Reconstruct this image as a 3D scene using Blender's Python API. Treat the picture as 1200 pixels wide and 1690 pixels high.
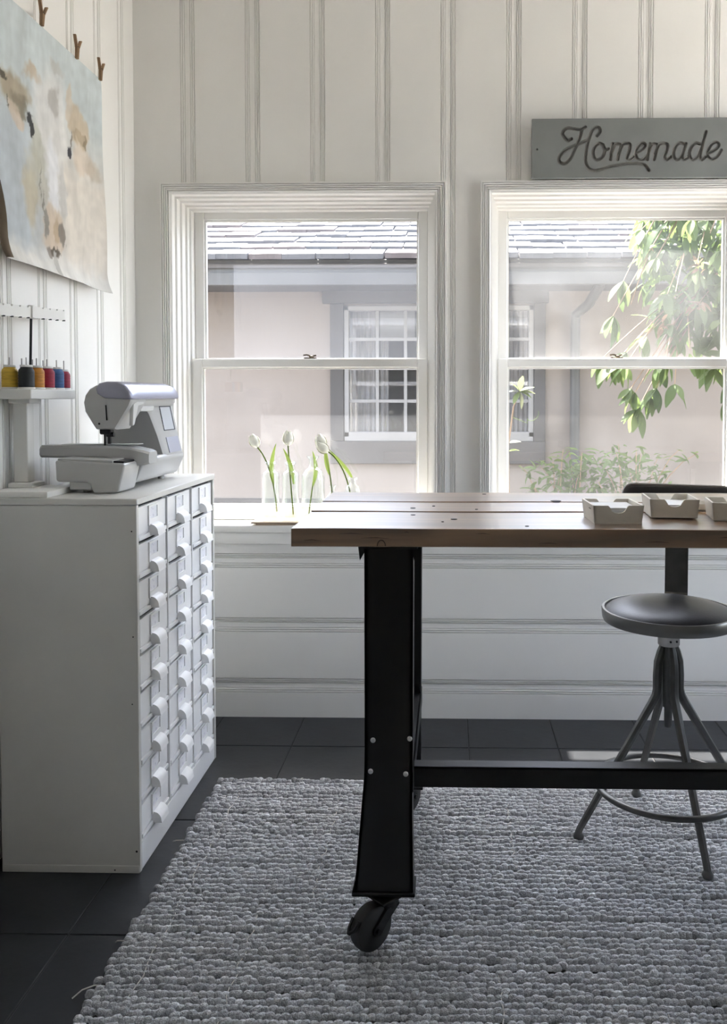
import bpy, bmesh, math, random
import numpy as np
from mathutils import Vector, Matrix, noise

for _o in list(bpy.data.objects):
    bpy.data.objects.remove(_o, do_unlink=True)
SC = bpy.context.scene
COL = SC.collection
R = math.radians
random.seed(7)

# ------------------------------------------------------------------ camera
cam_d = bpy.data.cameras.new('camera')
cam = bpy.data.objects.new('camera', cam_d)
COL.objects.link(cam)
cam.location = (0.0, 0.0, 1.2)
cam.rotation_euler = (R(90 - 1.8), 0.0, R(1.3))
cam_d.sensor_fit = 'AUTO'
cam_d.sensor_width = 36.0
cam_d.lens = 1400.0 / 1690.0 * 36.0
cam_d.shift_x = (600 - 714) / 1690.0
cam_d.shift_y = -(845 - 699) / 1690.0
cam_d.clip_start = 0.02
SC.camera = cam

# ------------------------------------------------------------------ sky, sun, exposure
SUN_TRAVEL = Vector((0.10, -0.30, -1.0)).normalized()
world = bpy.data.worlds.new('sky')
SC.world = world
world.use_nodes = True
_nt = world.node_tree
_bg = _nt.nodes['Background']
_sky = _nt.nodes.new('ShaderNodeTexSky')
_sky.sky_type = 'NISHITA'
_sky.sun_disc = False
_sky.sun_elevation = R(72)
_sky.sun_rotation = math.atan2(-0.10, 0.30)
_sky.air_density = 1.0
_sky.dust_density = 2.5
_sky.ozone_density = 1.0
_hs = _nt.nodes.new('ShaderNodeHueSaturation')
_hs.inputs['Saturation'].default_value = 0.55
_nt.links.new(_sky.outputs[0], _hs.inputs['Color'])
_nt.links.new(_hs.outputs[0], _bg.inputs[0])
_bg.inputs[1].default_value = 0.62
sun_d = bpy.data.lights.new('sun', 'SUN')
sun_d.energy = 14.0
sun_d.angle = R(0.6)
sun_d.color = (1.0, 0.95, 0.87)
sun = bpy.data.objects.new('sun', sun_d)
sun.rotation_euler = SUN_TRAVEL.to_track_quat('-Z', 'Y').to_euler()
sun.location = (-3, 6, 8)
COL.objects.link(sun)
SC.view_settings.view_transform = 'Standard'
SC.view_settings.look = 'None'
SC.view_settings.gamma = 1.0
SC.view_settings.use_curve_mapping = False
SC.view_settings.exposure = 2.05
try:
    SC.cycles.use_denoising = True
    SC.cycles.max_bounces = 10
    SC.cycles.diffuse_bounces = 6
    SC.cycles.transparent_max_bounces = 24
    SC.cycles.sample_clamp_indirect = 6.0
except Exception:
    pass

# ------------------------------------------------------------------ materials
MATS = {}

def srgb(c):
    return tuple(((v / 255.0) / 12.92 if v / 255.0 <= 0.04045 else ((v / 255.0 + 0.055) / 1.055) ** 2.4) for v in c)

def mat(name, rgb, rough=0.5, metal=0.0, var=0.06, scale=6.0, bump=0.0, bscale=60.0, stretch=(1, 1, 1), spec=0.5, sheen=0.0, coat=0.0, attr=None):
    m = bpy.data.materials.new(name)
    m.use_nodes = True
    nt = m.node_tree
    b = nt.nodes['Principled BSDF']
    b.inputs['Roughness'].default_value = rough
    b.inputs['Metallic'].default_value = metal
    b.inputs['Specular IOR Level'].default_value = spec
    if sheen:
        b.inputs['Sheen Weight'].default_value = sheen
    if coat:
        b.inputs['Coat Weight'].default_value = coat
        b.inputs['Coat Roughness'].default_value = 0.30
        b.inputs['Coat IOR'].default_value = 1.85
    tc = nt.nodes.new('ShaderNodeTexCoord')
    mp = nt.nodes.new('ShaderNodeMapping')
    mp.inputs['Scale'].default_value = stretch
    nt.links.new(tc.outputs['Object'], mp.inputs[0])
    nz = nt.nodes.new('ShaderNodeTexNoise')
    nz.inputs['Scale'].default_value = scale
    nz.inputs['Detail'].default_value = 5.0
    nt.links.new(mp.outputs[0], nz.inputs['Vector'])
    base = None
    if attr:
        at_ = nt.nodes.new('ShaderNodeAttribute')
        at_.attribute_name = attr
        base = at_.outputs['Color']
    mx = nt.nodes.new('ShaderNodeMix')
    mx.data_type = 'RGBA'
    mx.blend_type = 'MULTIPLY'
    mx.inputs[0].default_value = 1.0
    if base is not None:
        nt.links.new(base, mx.inputs[6])
    else:
        mx.inputs[6].default_value = (*rgb, 1)
    cr = nt.nodes.new('ShaderNodeValToRGB')
    cr.color_ramp.elements[0].position = 0.3
    cr.color_ramp.elements[1].position = 0.7
    cr.color_ramp.elements[0].color = (1 - var * 1.6,) * 3 + (1,)
    cr.color_ramp.elements[1].color = (1 + var * 0.4,) * 3 + (1,)
    nt.links.new(nz.outputs['Fac'], cr.inputs[0])
    nt.links.new(cr.outputs[0], mx.inputs[7])
    nt.links.new(mx.outputs[2], b.inputs['Base Color'])
    if bump:
        n2 = nt.nodes.new('ShaderNodeTexNoise')
        n2.inputs['Scale'].default_value = bscale
        n2.inputs['Detail'].default_value = 4.0
        nt.links.new(mp.outputs[0], n2.inputs['Vector'])
        bp = nt.nodes.new('ShaderNodeBump')
        bp.inputs['Strength'].default_value = bump
        bp.inputs['Distance'].default_value = 0.004
        nt.links.new(n2.outputs['Fac'], bp.inputs['Height'])
        nt.links.new(bp.outputs[0], b.inputs['Normal'])
    MATS[name] = m
    return m

def wood(name, dark, light, axis='x', rough=0.4, scale=3.0, coat=0.0):
    m = mat(name, light, rough=rough, var=0.1, scale=scale, coat=coat, spec=0.5)
    nt = m.node_tree
    b = nt.nodes['Principled BSDF']
    tc = nt.nodes.new('ShaderNodeTexCoord')
    mp = nt.nodes.new('ShaderNodeMapping')
    st = {'x': (0.35, 9, 9), 'y': (9, 0.35, 9), 'z': (9, 9, 0.35)}[axis]
    mp.inputs['Scale'].default_value = st
    nt.links.new(tc.outputs['Object'], mp.inputs[0])
    nz = nt.nodes.new('ShaderNodeTexNoise')
    nz.inputs['Scale'].default_value = scale
    nz.inputs['Detail'].default_value = 8
    nz.inputs['Distortion'].default_value = 1.2
    nt.links.new(mp.outputs[0], nz.inputs['Vector'])
    cr = nt.nodes.new('ShaderNodeValToRGB')
    cr.color_ramp.elements[0].position = 0.32
    cr.color_ramp.elements[0].color = (*dark, 1)
    cr.color_ramp.elements[1].position = 0.66
    cr.color_ramp.elements[1].color = (*light, 1)
    nt.links.new(nz.outputs['Fac'], cr.inputs[0])
    nt.links.new(cr.outputs[0], b.inputs['Base Color'])
    bp = nt.nodes.new('ShaderNodeBump')
    bp.inputs['Strength'].default_value = 0.15
    bp.inputs['Distance'].default_value = 0.002
    nt.links.new(nz.outputs['Fac'], bp.inputs['Height'])
    nt.links.new(bp.outputs[0], b.inputs['Normal'])
    return m

def leaf_mat(name, rgb, trans):
    m = bpy.data.materials.new(name)
    m.use_nodes = True
    nt = m.node_tree
    b = nt.nodes['Principled BSDF']
    b.inputs['Roughness'].default_value = 0.55
    b.inputs['Specular IOR Level'].default_value = 0.25
    oi = nt.nodes.new('ShaderNodeObjectInfo')
    hs = nt.nodes.new('ShaderNodeHueSaturation')
    hs.inputs['Color'].default_value = (*rgb, 1)
    mr = nt.nodes.new('ShaderNodeMapRange')
    mr.inputs['To Min'].default_value = 0.7
    mr.inputs['To Max'].default_value = 1.3
    nt.links.new(oi.outputs['Random'], mr.inputs['Value'])
    nt.links.new(mr.outputs[0], hs.inputs['Value'])
    nt.links.new(hs.outputs[0], b.inputs['Base Color'])
    tr = nt.nodes.new('ShaderNodeBsdfTranslucent')
    tr.inputs['Color'].default_value = (*trans, 1)
    ms = nt.nodes.new('ShaderNodeMixShader')
    ms.inputs[0].default_value = 0.45
    nt.links.new(b.outputs[0], ms.inputs[1])
    nt.links.new(tr.outputs[0], ms.inputs[2])
    nt.links.new(ms.outputs[0], nt.nodes['Material Output'].inputs[0])
    MATS[name] = m
    return m

def pane_mat(name, haze=0.06, painted_refl=None, refl=1.0):
    """clear window glass with a thin layer of dust; painted_refl = (x0, z_top, amount) of a pale reflection painted into the pane"""
    m = bpy.data.materials.new(name)
    m.use_nodes = True
    nt = m.node_tree
    nt.nodes.remove(nt.nodes['Principled BSDF'])
    tp = nt.nodes.new('ShaderNodeBsdfTransparent')
    gl = nt.nodes.new('ShaderNodeBsdfGlossy')
    gl.inputs['Roughness'].default_value = 0.0
    # Schlick reflectance, the same on both faces of the sheet
    lw = nt.nodes.new('ShaderNodeLayerWeight')
    lw.inputs['Blend'].default_value = 0.5
    pw = nt.nodes.new('ShaderNodeMath')
    pw.operation = 'POWER'
    pw.inputs[1].default_value = 5.0
    nt.links.new(lw.outputs['Facing'], pw.inputs[0])
    mu = nt.nodes.new('ShaderNodeMath')
    mu.operation = 'MULTIPLY_ADD'
    mu.inputs[1].default_value = 0.94
    mu.inputs[2].default_value = 0.035 * refl
    nt.links.new(pw.outputs[0], mu.inputs[0])
    m1 = nt.nodes.new('ShaderNodeMixShader')
    nt.links.new(mu.outputs[0], m1.inputs[0])
    nt.links.new(tp.outputs[0], m1.inputs[1])
    nt.links.new(gl.outputs[0], m1.inputs[2])
    df = nt.nodes.new('ShaderNodeBsdfTranslucent')
    df.inputs['Color'].default_value = (0.95, 0.95, 0.95, 1)
    d2 = nt.nodes.new('ShaderNodeBsdfDiffuse')
    d2.inputs['Color'].default_value = (0.95, 0.95, 0.95, 1)
    m3 = nt.nodes.new('ShaderNodeMixShader')
    m3.inputs[0].default_value = 0.2
    nt.links.new(df.outputs[0], m3.inputs[1])
    nt.links.new(d2.outputs[0], m3.inputs[2])
    tc = nt.nodes.new('ShaderNodeTexCoord')
    nz = nt.nodes.new('ShaderNodeTexNoise')
    nz.inputs['Scale'].default_value = 3.5
    nz.inputs['Detail'].default_value = 6
    nt.links.new(tc.outputs['Object'], nz.inputs['Vector'])
    mr = nt.nodes.new('ShaderNodeMapRange')
    mr.inputs['From Min'].default_value = 0.35
    mr.inputs['From Max'].default_value = 0.7
    mr.inputs['To Min'].default_value = haze * 0.55
    mr.inputs['To Max'].default_value = haze * 1.6
    nt.links.new(nz.outputs['Fac'], mr.inputs['Value'])
    fac = mr.outputs[0]
    if painted_refl:  # pale straight-edged area painted in to stand for a reflection in the glass
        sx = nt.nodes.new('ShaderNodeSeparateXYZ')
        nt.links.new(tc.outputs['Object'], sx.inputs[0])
        a = nt.nodes.new('ShaderNodeMath'); a.operation = 'GREATER_THAN'; a.inputs[1].default_value = painted_refl[0]
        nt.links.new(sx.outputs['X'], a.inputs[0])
        c = nt.nodes.new('ShaderNodeMath'); c.operation = 'LESS_THAN'; c.inputs[1].default_value = painted_refl[1]
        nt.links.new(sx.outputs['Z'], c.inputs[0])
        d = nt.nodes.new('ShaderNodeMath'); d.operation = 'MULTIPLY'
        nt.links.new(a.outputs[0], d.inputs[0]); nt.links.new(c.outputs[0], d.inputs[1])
        e = nt.nodes.new('ShaderNodeMath'); e.operation = 'MULTIPLY_ADD'; e.inputs[1].default_value = painted_refl[2]
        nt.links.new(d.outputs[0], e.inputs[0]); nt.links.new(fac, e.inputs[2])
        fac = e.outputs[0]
    m2 = nt.nodes.new('ShaderNodeMixShader')
    nt.links.new(fac, m2.inputs[0])
    nt.links.new(m1.outputs[0], m2.inputs[1])
    nt.links.new(m3.outputs[0], m2.inputs[2])
    nt.links.new(m2.outputs[0], nt.nodes['Material Output'].inputs[0])
    MATS[name] = m
    return m

def thin_glass(name, edge=0.70, base=0.025):
    m = bpy.data.materials.new(name)
    m.use_nodes = True
    nt = m.node_tree
    nt.nodes.remove(nt.nodes['Principled BSDF'])
    tp = nt.nodes.new('ShaderNodeBsdfTransparent')
    tp.inputs['Color'].default_value = (0.97, 0.985, 0.975, 1)
    gl = nt.nodes.new('ShaderNodeBsdfGlossy')
    gl.inputs['Roughness'].default_value = 0.03
    tl = nt.nodes.new('ShaderNodeBsdfTranslucent')
    tl.inputs['Color'].default_value = (0.95, 0.97, 0.96, 1)
    mg = nt.nodes.new('ShaderNodeMixShader')
    mg.inputs[0].default_value = 0.06
    nt.links.new(gl.outputs[0], mg.inputs[1])
    nt.links.new(tl.outputs[0], mg.inputs[2])
    lw = nt.nodes.new('ShaderNodeLayerWeight')
    lw.inputs['Blend'].default_value = 0.25
    mr = nt.nodes.new('ShaderNodeMapRange')
    mr.inputs['To Min'].default_value = base
    mr.inputs['To Max'].default_value = edge
    nt.links.new(lw.outputs['Facing'], mr.inputs['Value'])
    ms = nt.nodes.new('ShaderNodeMixShader')
    nt.links.new(mr.outputs[0], ms.inputs[0])
    nt.links.new(tp.outputs[0], ms.inputs[1])
    nt.links.new(mg.outputs[0], ms.inputs[2])
    nt.links.new(ms.outputs[0], nt.nodes['Material Output'].inputs[0])
    MATS[name] = m
    return m

def label_mat(name):
    """white index card with a few faint grey pencil strokes"""
    m = mat(name, (0.80, 0.80, 0.82), rough=0.7, var=0.02)
    nt = m.node_tree
    b = nt.nodes['Principled BSDF']
    tc = nt.nodes.new('ShaderNodeTexCoord')
    mp = nt.nodes.new('ShaderNodeMapping')
    mp.inputs['Scale'].default_value = (1, 70, 120)
    nt.links.new(tc.outputs['Object'], mp.inputs[0])
    nz = nt.nodes.new('ShaderNodeTexNoise')
    nz.inputs['Scale'].default_value = 1.0
    nt.links.new(mp.outputs[0], nz.inputs['Vector'])
    cr = nt.nodes.new('ShaderNodeValToRGB')
    cr.color_ramp.elements[0].position = 0.30
    cr.color_ramp.elements[0].color = (0.60, 0.60, 0.66, 1)
    cr.color_ramp.elements[1].position = 0.42
    cr.color_ramp.elements[1].color = (0.80, 0.80, 0.83, 1)
    nt.links.new(nz.outputs['Fac'], cr.inputs[0])
    nt.links.new(cr.outputs[0], b.inputs['Base Color'])
    return m

mat('wall_paint', (0.825, 0.815, 0.785), rough=0.42, var=0.03, scale=2.0, bump=0.05, bscale=40)
mat('trim_paint', (0.83, 0.82, 0.79), rough=0.38, var=0.02, scale=3.0)
mat('ceiling_paint', (0.82, 0.81, 0.78), rough=0.6, var=0.02)
mat('slate_tile', (0.028, 0.03, 0.034), rough=0.38, var=0.25, scale=5.0, bump=0.12, bscale=35, spec=0.35)
mat('grout', (0.05, 0.05, 0.052), rough=0.85, var=0.2)
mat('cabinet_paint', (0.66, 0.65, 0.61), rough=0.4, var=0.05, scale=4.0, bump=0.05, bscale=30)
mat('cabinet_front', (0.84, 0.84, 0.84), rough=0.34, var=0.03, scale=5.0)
mat('pull_white', (0.86, 0.86, 0.86), rough=0.3, var=0.02)
mat('gap_dark', (0.012, 0.012, 0.012), rough=0.8, var=0.1)
mat('black_steel', (0.005, 0.005, 0.0055), rough=0.45, metal=0.0, var=0.3, scale=8.0, spec=0.35)
mat('rubber_black', (0.012, 0.012, 0.012), rough=0.6, var=0.2)
mat('bolt_steel', (0.55, 0.55, 0.55), rough=0.3, metal=0.9, var=0.1)
wood('table_wood', (0.115, 0.060, 0.028), (0.34, 0.20, 0.10), 'x', rough=0.32, scale=2.6, coat=1.0)
wood('tray_wood', (0.30, 0.22, 0.15), (0.50, 0.40, 0.30), 'x', rough=0.5)
wood('pin_wood', (0.20, 0.12, 0.06), (0.36, 0.23, 0.12), 'z', rough=0.6)
mat('knot_brown', (0.045, 0.022, 0.012), rough=0.6, var=0.3)
mat('knot_dark', (0.012, 0.008, 0.006), rough=0.7, var=0.3)
mat('rug_fibre', (1, 1, 1), rough=0.95, var=0.30, scale=260.0, spec=0.1, attr='Col', bump=0.9, bscale=420)
mat('rug_back', (0.03, 0.029, 0.028), rough=0.95, var=0.2)
mat('rug_thread', (0.55, 0.53, 0.48), rough=0.9, var=0.1)
mat('stool_steel', (0.11, 0.11, 0.106), rough=0.36, metal=0.6, var=0.2, scale=20)
mat('stool_rim', (0.20, 0.20, 0.195), rough=0.32, metal=0.7, var=0.1)
mat('stool_collar', (0.42, 0.41, 0.39), rough=0.3, metal=0.9, var=0.2, scale=30)
mat('black_vinyl', (0.020, 0.020, 0.024), rough=0.42, var=0.15, scale=20, bump=0.08, bscale=150)
mat('box_cream', (0.78, 0.735, 0.65), rough=0.55, var=0.12, scale=14, bump=0.08, bscale=60)
mat('paper', (0.80, 0.80, 0.80), rough=0.8, var=0.03)
mat('dark_felt', (0.16, 0.15, 0.14), rough=0.9, var=0.1)
mat('machine_white', (0.47, 0.47, 0.46), rough=0.3, var=0.015)
mat('machine_silver', (0.32, 0.32, 0.39), rough=0.28, metal=0.35, var=0.03)
mat('machine_grey', (0.40, 0.41, 0.48), rough=0.4, var=0.03)
mat('machine_shade', (0.62, 0.62, 0.60), rough=0.4, var=0.02)
mat('screen_dark', (0.10, 0.11, 0.12), rough=0.12, var=0.05)
mat('screen_panel', (0.55, 0.57, 0.60), rough=0.15, var=0.04)
mat('dark_metal', (0.03, 0.03, 0.032), rough=0.35, metal=0.7, var=0.2)
mat('stand_plastic', (0.74, 0.73, 0.69), rough=0.45, var=0.03)
mat('pin_metal', (0.45, 0.44, 0.42), rough=0.4, metal=0.5, var=0.1)
for _n, _c in (('yellow', (0.66, 0.43, 0.045)), ('black', (0.010, 0.013, 0.012)), ('orange', (0.60, 0.25, 0.030)), ('red', (0.36, 0.016, 0.045)), ('blue', (0.045, 0.125, 0.30)), ('crimson', (0.30, 0.010, 0.040))):
    mat('thread_' + _n, _c, rough=0.55, var=0.2, scale=40, stretch=(1, 1, 8), bump=0.25, bscale=160)
mat('art_print', (1, 1, 1), rough=0.85, var=0.05, scale=25, spec=0.2, attr='Col', bump=0.05, bscale=120)
mat('art_back', (0.19, 0.15, 0.105), rough=0.9, var=0.1)
mat('sign_grey', (0.195, 0.205, 0.20), rough=0.55, var=0.06, scale=8, bump=0.06, bscale=90)
mat('sign_letter', (0.19, 0.188, 0.172), rough=0.65, var=0.15, scale=40)
mat('stucco', (0.215, 0.18, 0.153), rough=0.9, var=0.06, scale=1.6, bump=0.3, bscale=18)
mat('house_trim', (0.058, 0.052, 0.048), rough=0.7, var=0.08, scale=4)
mat('house_fascia', (0.068, 0.064, 0.058), rough=0.6, var=0.08, scale=3)
mat('house_white', (0.215, 0.205, 0.195), rough=0.5, var=0.04)
mat('house_inside', (0.1, 0.095, 0.092), rough=0.9, var=0.1)
mat('curtain', (0.26, 0.25, 0.245), rough=0.9, var=0.06)
mat('shingle', (0.105, 0.104, 0.11), rough=0.75, var=0.2, scale=4, bump=0.3, bscale=20)
mat('shingle_warm', (0.115, 0.095, 0.093), rough=0.75, var=0.2, scale=4, bump=0.3, bscale=20)
mat('roof_deck', (0.10, 0.09, 0.085), rough=0.9, var=0.1)
mat('ground_soil', (0.085, 0.075, 0.062), rough=0.95, var=0.15, scale=2.0)
mat('added_siding', (0.07, 0.075, 0.07), rough=0.7, var=0.05)
mat('reflector', (0.62, 0.60, 0.56), rough=0.9, var=0.06, scale=1.5)
mat('bark', (0.20, 0.15, 0.11), rough=0.9, var=0.25, scale=12, bump=0.4, bscale=40)
mat('twig', (0.30, 0.20, 0.12), rough=0.8, var=0.2)
mat('brass', (0.10, 0.075, 0.045), rough=0.4, metal=0.8, var=0.2)
mat('petal', (0.86, 0.85, 0.74), rough=0.5, var=0.04)
mat('petal_base', (0.66, 0.62, 0.42), rough=0.5, var=0.05)
leaf_mat('leaf_green', (0.0654, 0.1009, 0.0327), (0.1442, 0.2018, 0.0577))
leaf_mat('leaf_light', (0.1004, 0.1423, 0.0502), (0.1925, 0.2427, 0.0837))
leaf_mat('leaf_shrub', (0.091, 0.132, 0.0455), (0.1638, 0.2184, 0.0774))
leaf_mat('leaf_dry', (0.152, 0.092, 0.056), (0.16, 0.104, 0.056))
leaf_mat('leaf_pale', (0.104, 0.116, 0.072), (0.128, 0.136, 0.08))
leaf_mat('tulip_green', (0.16, 0.22, 0.05), (0.30, 0.38, 0.09))
pane_mat('glass_plain', 0.03, refl=0.6)
pane_mat('glass_house', 0.02, refl=1.4)
thin_glass('bottle_glass')
label_mat('label_card')

# ------------------------------------------------------------------ mesh helpers
class B:
    def __init__(self):
        self.bm = bmesh.new()

    def _merge(self, tmp):
        me = bpy.data.meshes.new('tmp')
        tmp.to_mesh(me)
        tmp.free()
        self.bm.from_mesh(me)
        bpy.data.meshes.remove(me)

    def box(self, x0, x1, y0, y1, z0, z1, bev=0.0, seg=2, m=None):
        t = bmesh.new()
        bmesh.ops.create_cube(t, size=1.0)
        for v in t.verts:
            v.co = Vector(((x0 + x1) / 2 + v.co.x * (x1 - x0), (y0 + y1) / 2 + v.co.y * (y1 - y0), (z0 + z1) / 2 + v.co.z * (z1 - z0)))
        if bev:
            bmesh.ops.bevel(t, geom=list(t.edges), offset=bev, segments=seg, profile=0.5, affect='EDGES')
        if m is not None:
            t.transform(m)
        self._merge(t)
        return self

    def prism(self, poly, axis, a, b, bev=0.0, seg=2, m=None):
        t = bmesh.new()
        def pt(p, d):
            return {'x': (d, p[0], p[1]), 'y': (p[0], d, p[1]), 'z': (p[0], p[1], d)}[axis]
        va = [t.verts.new(pt(p, a)) for p in poly]
        vb = [t.verts.new(pt(p, b)) for p in poly]
        n = len(poly)
        t.faces.new(va)
        t.faces.new(list(reversed(vb)))
        for i in range(n):
            t.faces.new((va[i], vb[i], vb[(i + 1) % n], va[(i + 1) % n]))
        bmesh.ops.recalc_face_normals(t, faces=list(t.faces))
        if bev:
            bmesh.ops.bevel(t, geom=list(t.edges), offset=bev, segments=seg, profile=0.5, affect='EDGES')
        if m is not None:
            t.transform(m)
        self._merge(t)
        return self

    def loft(self, rings, closed=True, caps=True):
        t = bmesh.new()
        rs = [[t.verts.new(p) for p in r] for r in rings]
        n = len(rs[0])
        for i in range(len(rs) - 1):
            for j in range(n if closed else n - 1):
                k = (j + 1) % n
                t.faces.new((rs[i][j], rs[i][k], rs[i + 1][k], rs[i + 1][j]))
        if caps and closed:
            t.faces.new(list(reversed(rs[0])))
            t.faces.new(rs[-1])
        bmesh.ops.recalc_face_normals(t, faces=list(t.faces))
        self._merge(t)
        return self

    def tube(self, path, r, seg=8, radii=None, square=False):
        P = [Vector(p) for p in path]
        rings = []
        prev = None
        for i, p in enumerate(P):
            if i == 0:
                d = P[1] - P[0]
            elif i == len(P) - 1:
                d = P[-1] - P[-2]
            else:
                d = (P[i + 1] - P[i]).normalized() + (P[i] - P[i - 1]).normalized()
            d.normalize()
            if prev is None:
                ref = Vector((0, 0, 1)) if abs(d.z) < 0.9 else Vector((1, 0, 0))
                u = d.cross(ref).normalized()
            else:
                u = (prev - d * prev.dot(d)).normalized()
            prev = u
            w = d.cross(u)
            rr = radii[i] if radii else r
            ring = []
            ns = 4 if square else seg
            for k in range(ns):
                a = 2 * math.pi * (k + (0.5 if square else 0)) / ns
                ring.append(p + (u * math.cos(a) + w * math.sin(a)) * rr)
            rings.append(ring)
        return self.loft(rings)

    def lathe(self, prof, c=(0, 0, 0), seg=24, axis='z'):
        rings = []
        for r, h in prof:
            r = max(r, 1e-4)
            ring = []
            for k in range(seg):
                a = 2 * math.pi * k / seg
                x, y = r * math.cos(a), r * math.sin(a)
                q = {'z': (x, y, h), 'x': (h, x, y), 'y': (x, h, y)}[axis]
                ring.append((c[0] + q[0], c[1] + q[1], c[2] + q[2]))
            rings.append(ring)
        return self.loft(rings)

    def torus(self, c, r1, r2, seg=40, s2=8):
        rings = []
        for i in range(seg + 1):
            a = 2 * math.pi * i / seg
            ring = []
            for k in range(s2):
                b = 2 * math.pi * k / s2
                rr = r1 + r2 * math.cos(b)
                ring.append((c[0] + rr * math.cos(a), c[1] + rr * math.sin(a), c[2] + r2 * math.sin(b)))
            rings.append(ring)
        self.loft(rings, caps=False)
        bmesh.ops.remove_doubles(self.bm, verts=list(self.bm.verts), dist=1e-5)
        return self

    def raw(self, verts, faces):
        me = bpy.data.meshes.new('tmp')
        me.from_pydata(verts, [], faces)
        self.bm.from_mesh(me)
        bpy.data.meshes.remove(me)
        return self

    def build(self, name, material, parent=None, smooth=40, local=False):
        bm = self.bm
        if smooth:
            lim = R(smooth)
            for f in bm.faces:
                f.smooth = True
            for e in bm.edges:
                if len(e.link_faces) == 2 and e.calc_face_angle(0) > lim:
                    e.smooth = False
        me = bpy.data.meshes.new(name)
        bm.to_mesh(me)
        bm.free()
        me.materials.append(MATS[material])
        return link(name, me, parent, local)

def origin(o):
    v = Vector((0, 0, 0))
    while o is not None:
        v += o.location
        o = o.parent
    return v

def link(name, me, parent=None, local=False):
    o = bpy.data.objects.new(name, me)
    COL.objects.link(o)
    if parent is not None:
        if not local:
            me.transform(Matrix.Translation(-origin(parent)))
        o.parent = parent
    return o

def tag(o, label, cat, group=None, kind=None):
    o['label'] = label
    o['category'] = cat
    if group:
        o['group'] = group
    if kind:
        o['kind'] = kind
    return o

def thing(name, label, cat, loc=(0, 0, 0), group=None, kind=None):
    o = bpy.data.objects.new(name, None)
    o.empty_display_size = 0.05
    o.location = loc
    COL.objects.link(o)
    return tag(o, label, cat, group, kind)

def dup(o, parent=None, loc=None):
    c = o.copy()
    COL.objects.link(c)
    c.parent = parent
    if loc is not None:
        c.location = loc
    for ch in o.children:
        dup(ch, c)
    return c

def finish_structure(o):
    o['kind'] = 'structure'
    return o

# ================================================================== THE SETTING
ROOM_L, ROOM_R, ROOM_B, ROOM_F = -1.172, 2.40, -1.90, 3.13
CEIL = 2.90
WIN_C = (-0.5465, 0.630)          # centres of the two sash windows
SILL = 0.724

# ---- floor: dark slate tiles on a grout bed
floor = B().box(ROOM_L - 0.12, ROOM_R + 0.12, ROOM_B - 0.12, 3.36, -0.149, -0.0035).build('floor', 'grout', smooth=0)
tag(floor, 'dark slate tile floor of the sewing room', 'floor', kind='structure')
TX, TY = 0.305, 0.515
proto_tile = None
for i in range(-3, 11):
    for j in range(-10, 2):
        x0 = -0.55 + TX * i
        y0 = 2.87 + TY * (j - 1)
        x1, y1 = x0 + TX, y0 + TY
        if x1 < ROOM_L or x0 > ROOM_R or y0 > 3.13 or y1 < ROOM_B:
            continue
        cx0, cx1, cy0, cy1 = max(x0, ROOM_L), min(x1, ROOM_R), max(y0, ROOM_B), min(y1, 3.15)
        full = (cx0 == x0 and cx1 == x1 and cy0 == y0 and cy1 == y1)
        if full and proto_tile is not None:
            t = proto_tile.copy()
            COL.objects.link(t)
            t.location = (x0, y0, 0)
            t.parent = floor
        else:
            w, h = cx1 - cx0 - 0.003, cy1 - cy0 - 0.003
            t = B().box(0.0015, w, 0.0015, h, -0.003, 0.0, bev=0.001, seg=1).build('floor_tile', 'slate_tile', smooth=0)
            t.parent = floor
            t.location = (cx0, cy0, 0)
            if full:
                proto_tile = t
        t.rotation_euler = (random.uniform(-0.0006, 0.0006), random.uniform(-0.0006, 0.0006), 0)

ceil_o = B().box(ROOM_L - 0.12, ROOM_R + 0.12, ROOM_B - 0.12, 3.36, CEIL, CEIL + 0.1).build('ceiling', 'ceiling_paint', smooth=0)
tag(ceil_o, 'plain white ceiling above the sewing room', 'ceiling', kind='structure')

# ---- reeded boards: flat face, twin beads and a shallow cove at each edge
EDGE = [(0.0, 0.0045), (0.0085, 0.0035), (0.0090, 0.0085), (0.0112, 0.0085), (0.0118, 0.0015), (0.0155, 0.0005),
        (0.0165, 0.0080), (0.0185, 0.0080), (0.0192, 0.0010), (0.0232, 0.0005), (0.0240, 0.0075), (0.0262, 0.0075), (0.0275, 0.0)]

def board_profile(a, b, c0=None, c1=None, k=1.0):
    pts = [(a + u, d * k) for u, d in EDGE] + [(b - u, d * k) for u, d in reversed(EDGE)]
    c0 = a if c0 is None else max(a, c0)
    c1 = b if c1 is None else min(b, c1)
    def depth(x):
        for (p, dp), (q, dq) in zip(pts, pts[1:]):
            if p <= x <= q:
                return dp + (dq - dp) * ((x - p) / (q - p) if q > p else 0)
        return 0.0
    res = [(c0, depth(c0))] + [p for p in pts if c0 + 1e-5 < p[0] < c1 - 1e-5] + [(c1, depth(c1))]
    return res

THK = 0.022
def vboard(bl, a, b, z0, z1, face, sign, axis, c0=None, c1=None):
    """vertical board; axis 'y': lies in the XZ plane at Y=face, 'x': in the YZ plane at X=face"""
    pr = board_profile(a, b, c0, c1, 0.55)
    if axis == 'y':
        poly = [(x, face + d) for x, d in pr] + [(pr[-1][0], face + THK), (pr[0][0], face + THK)]
    else:
        poly = [(face + sign * d, y) for y, d in pr] + [(face + sign * THK, pr[-1][0]), (face + sign * THK, pr[0][0])]
    bl.prism(poly, 'z', z0, z1)

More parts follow.
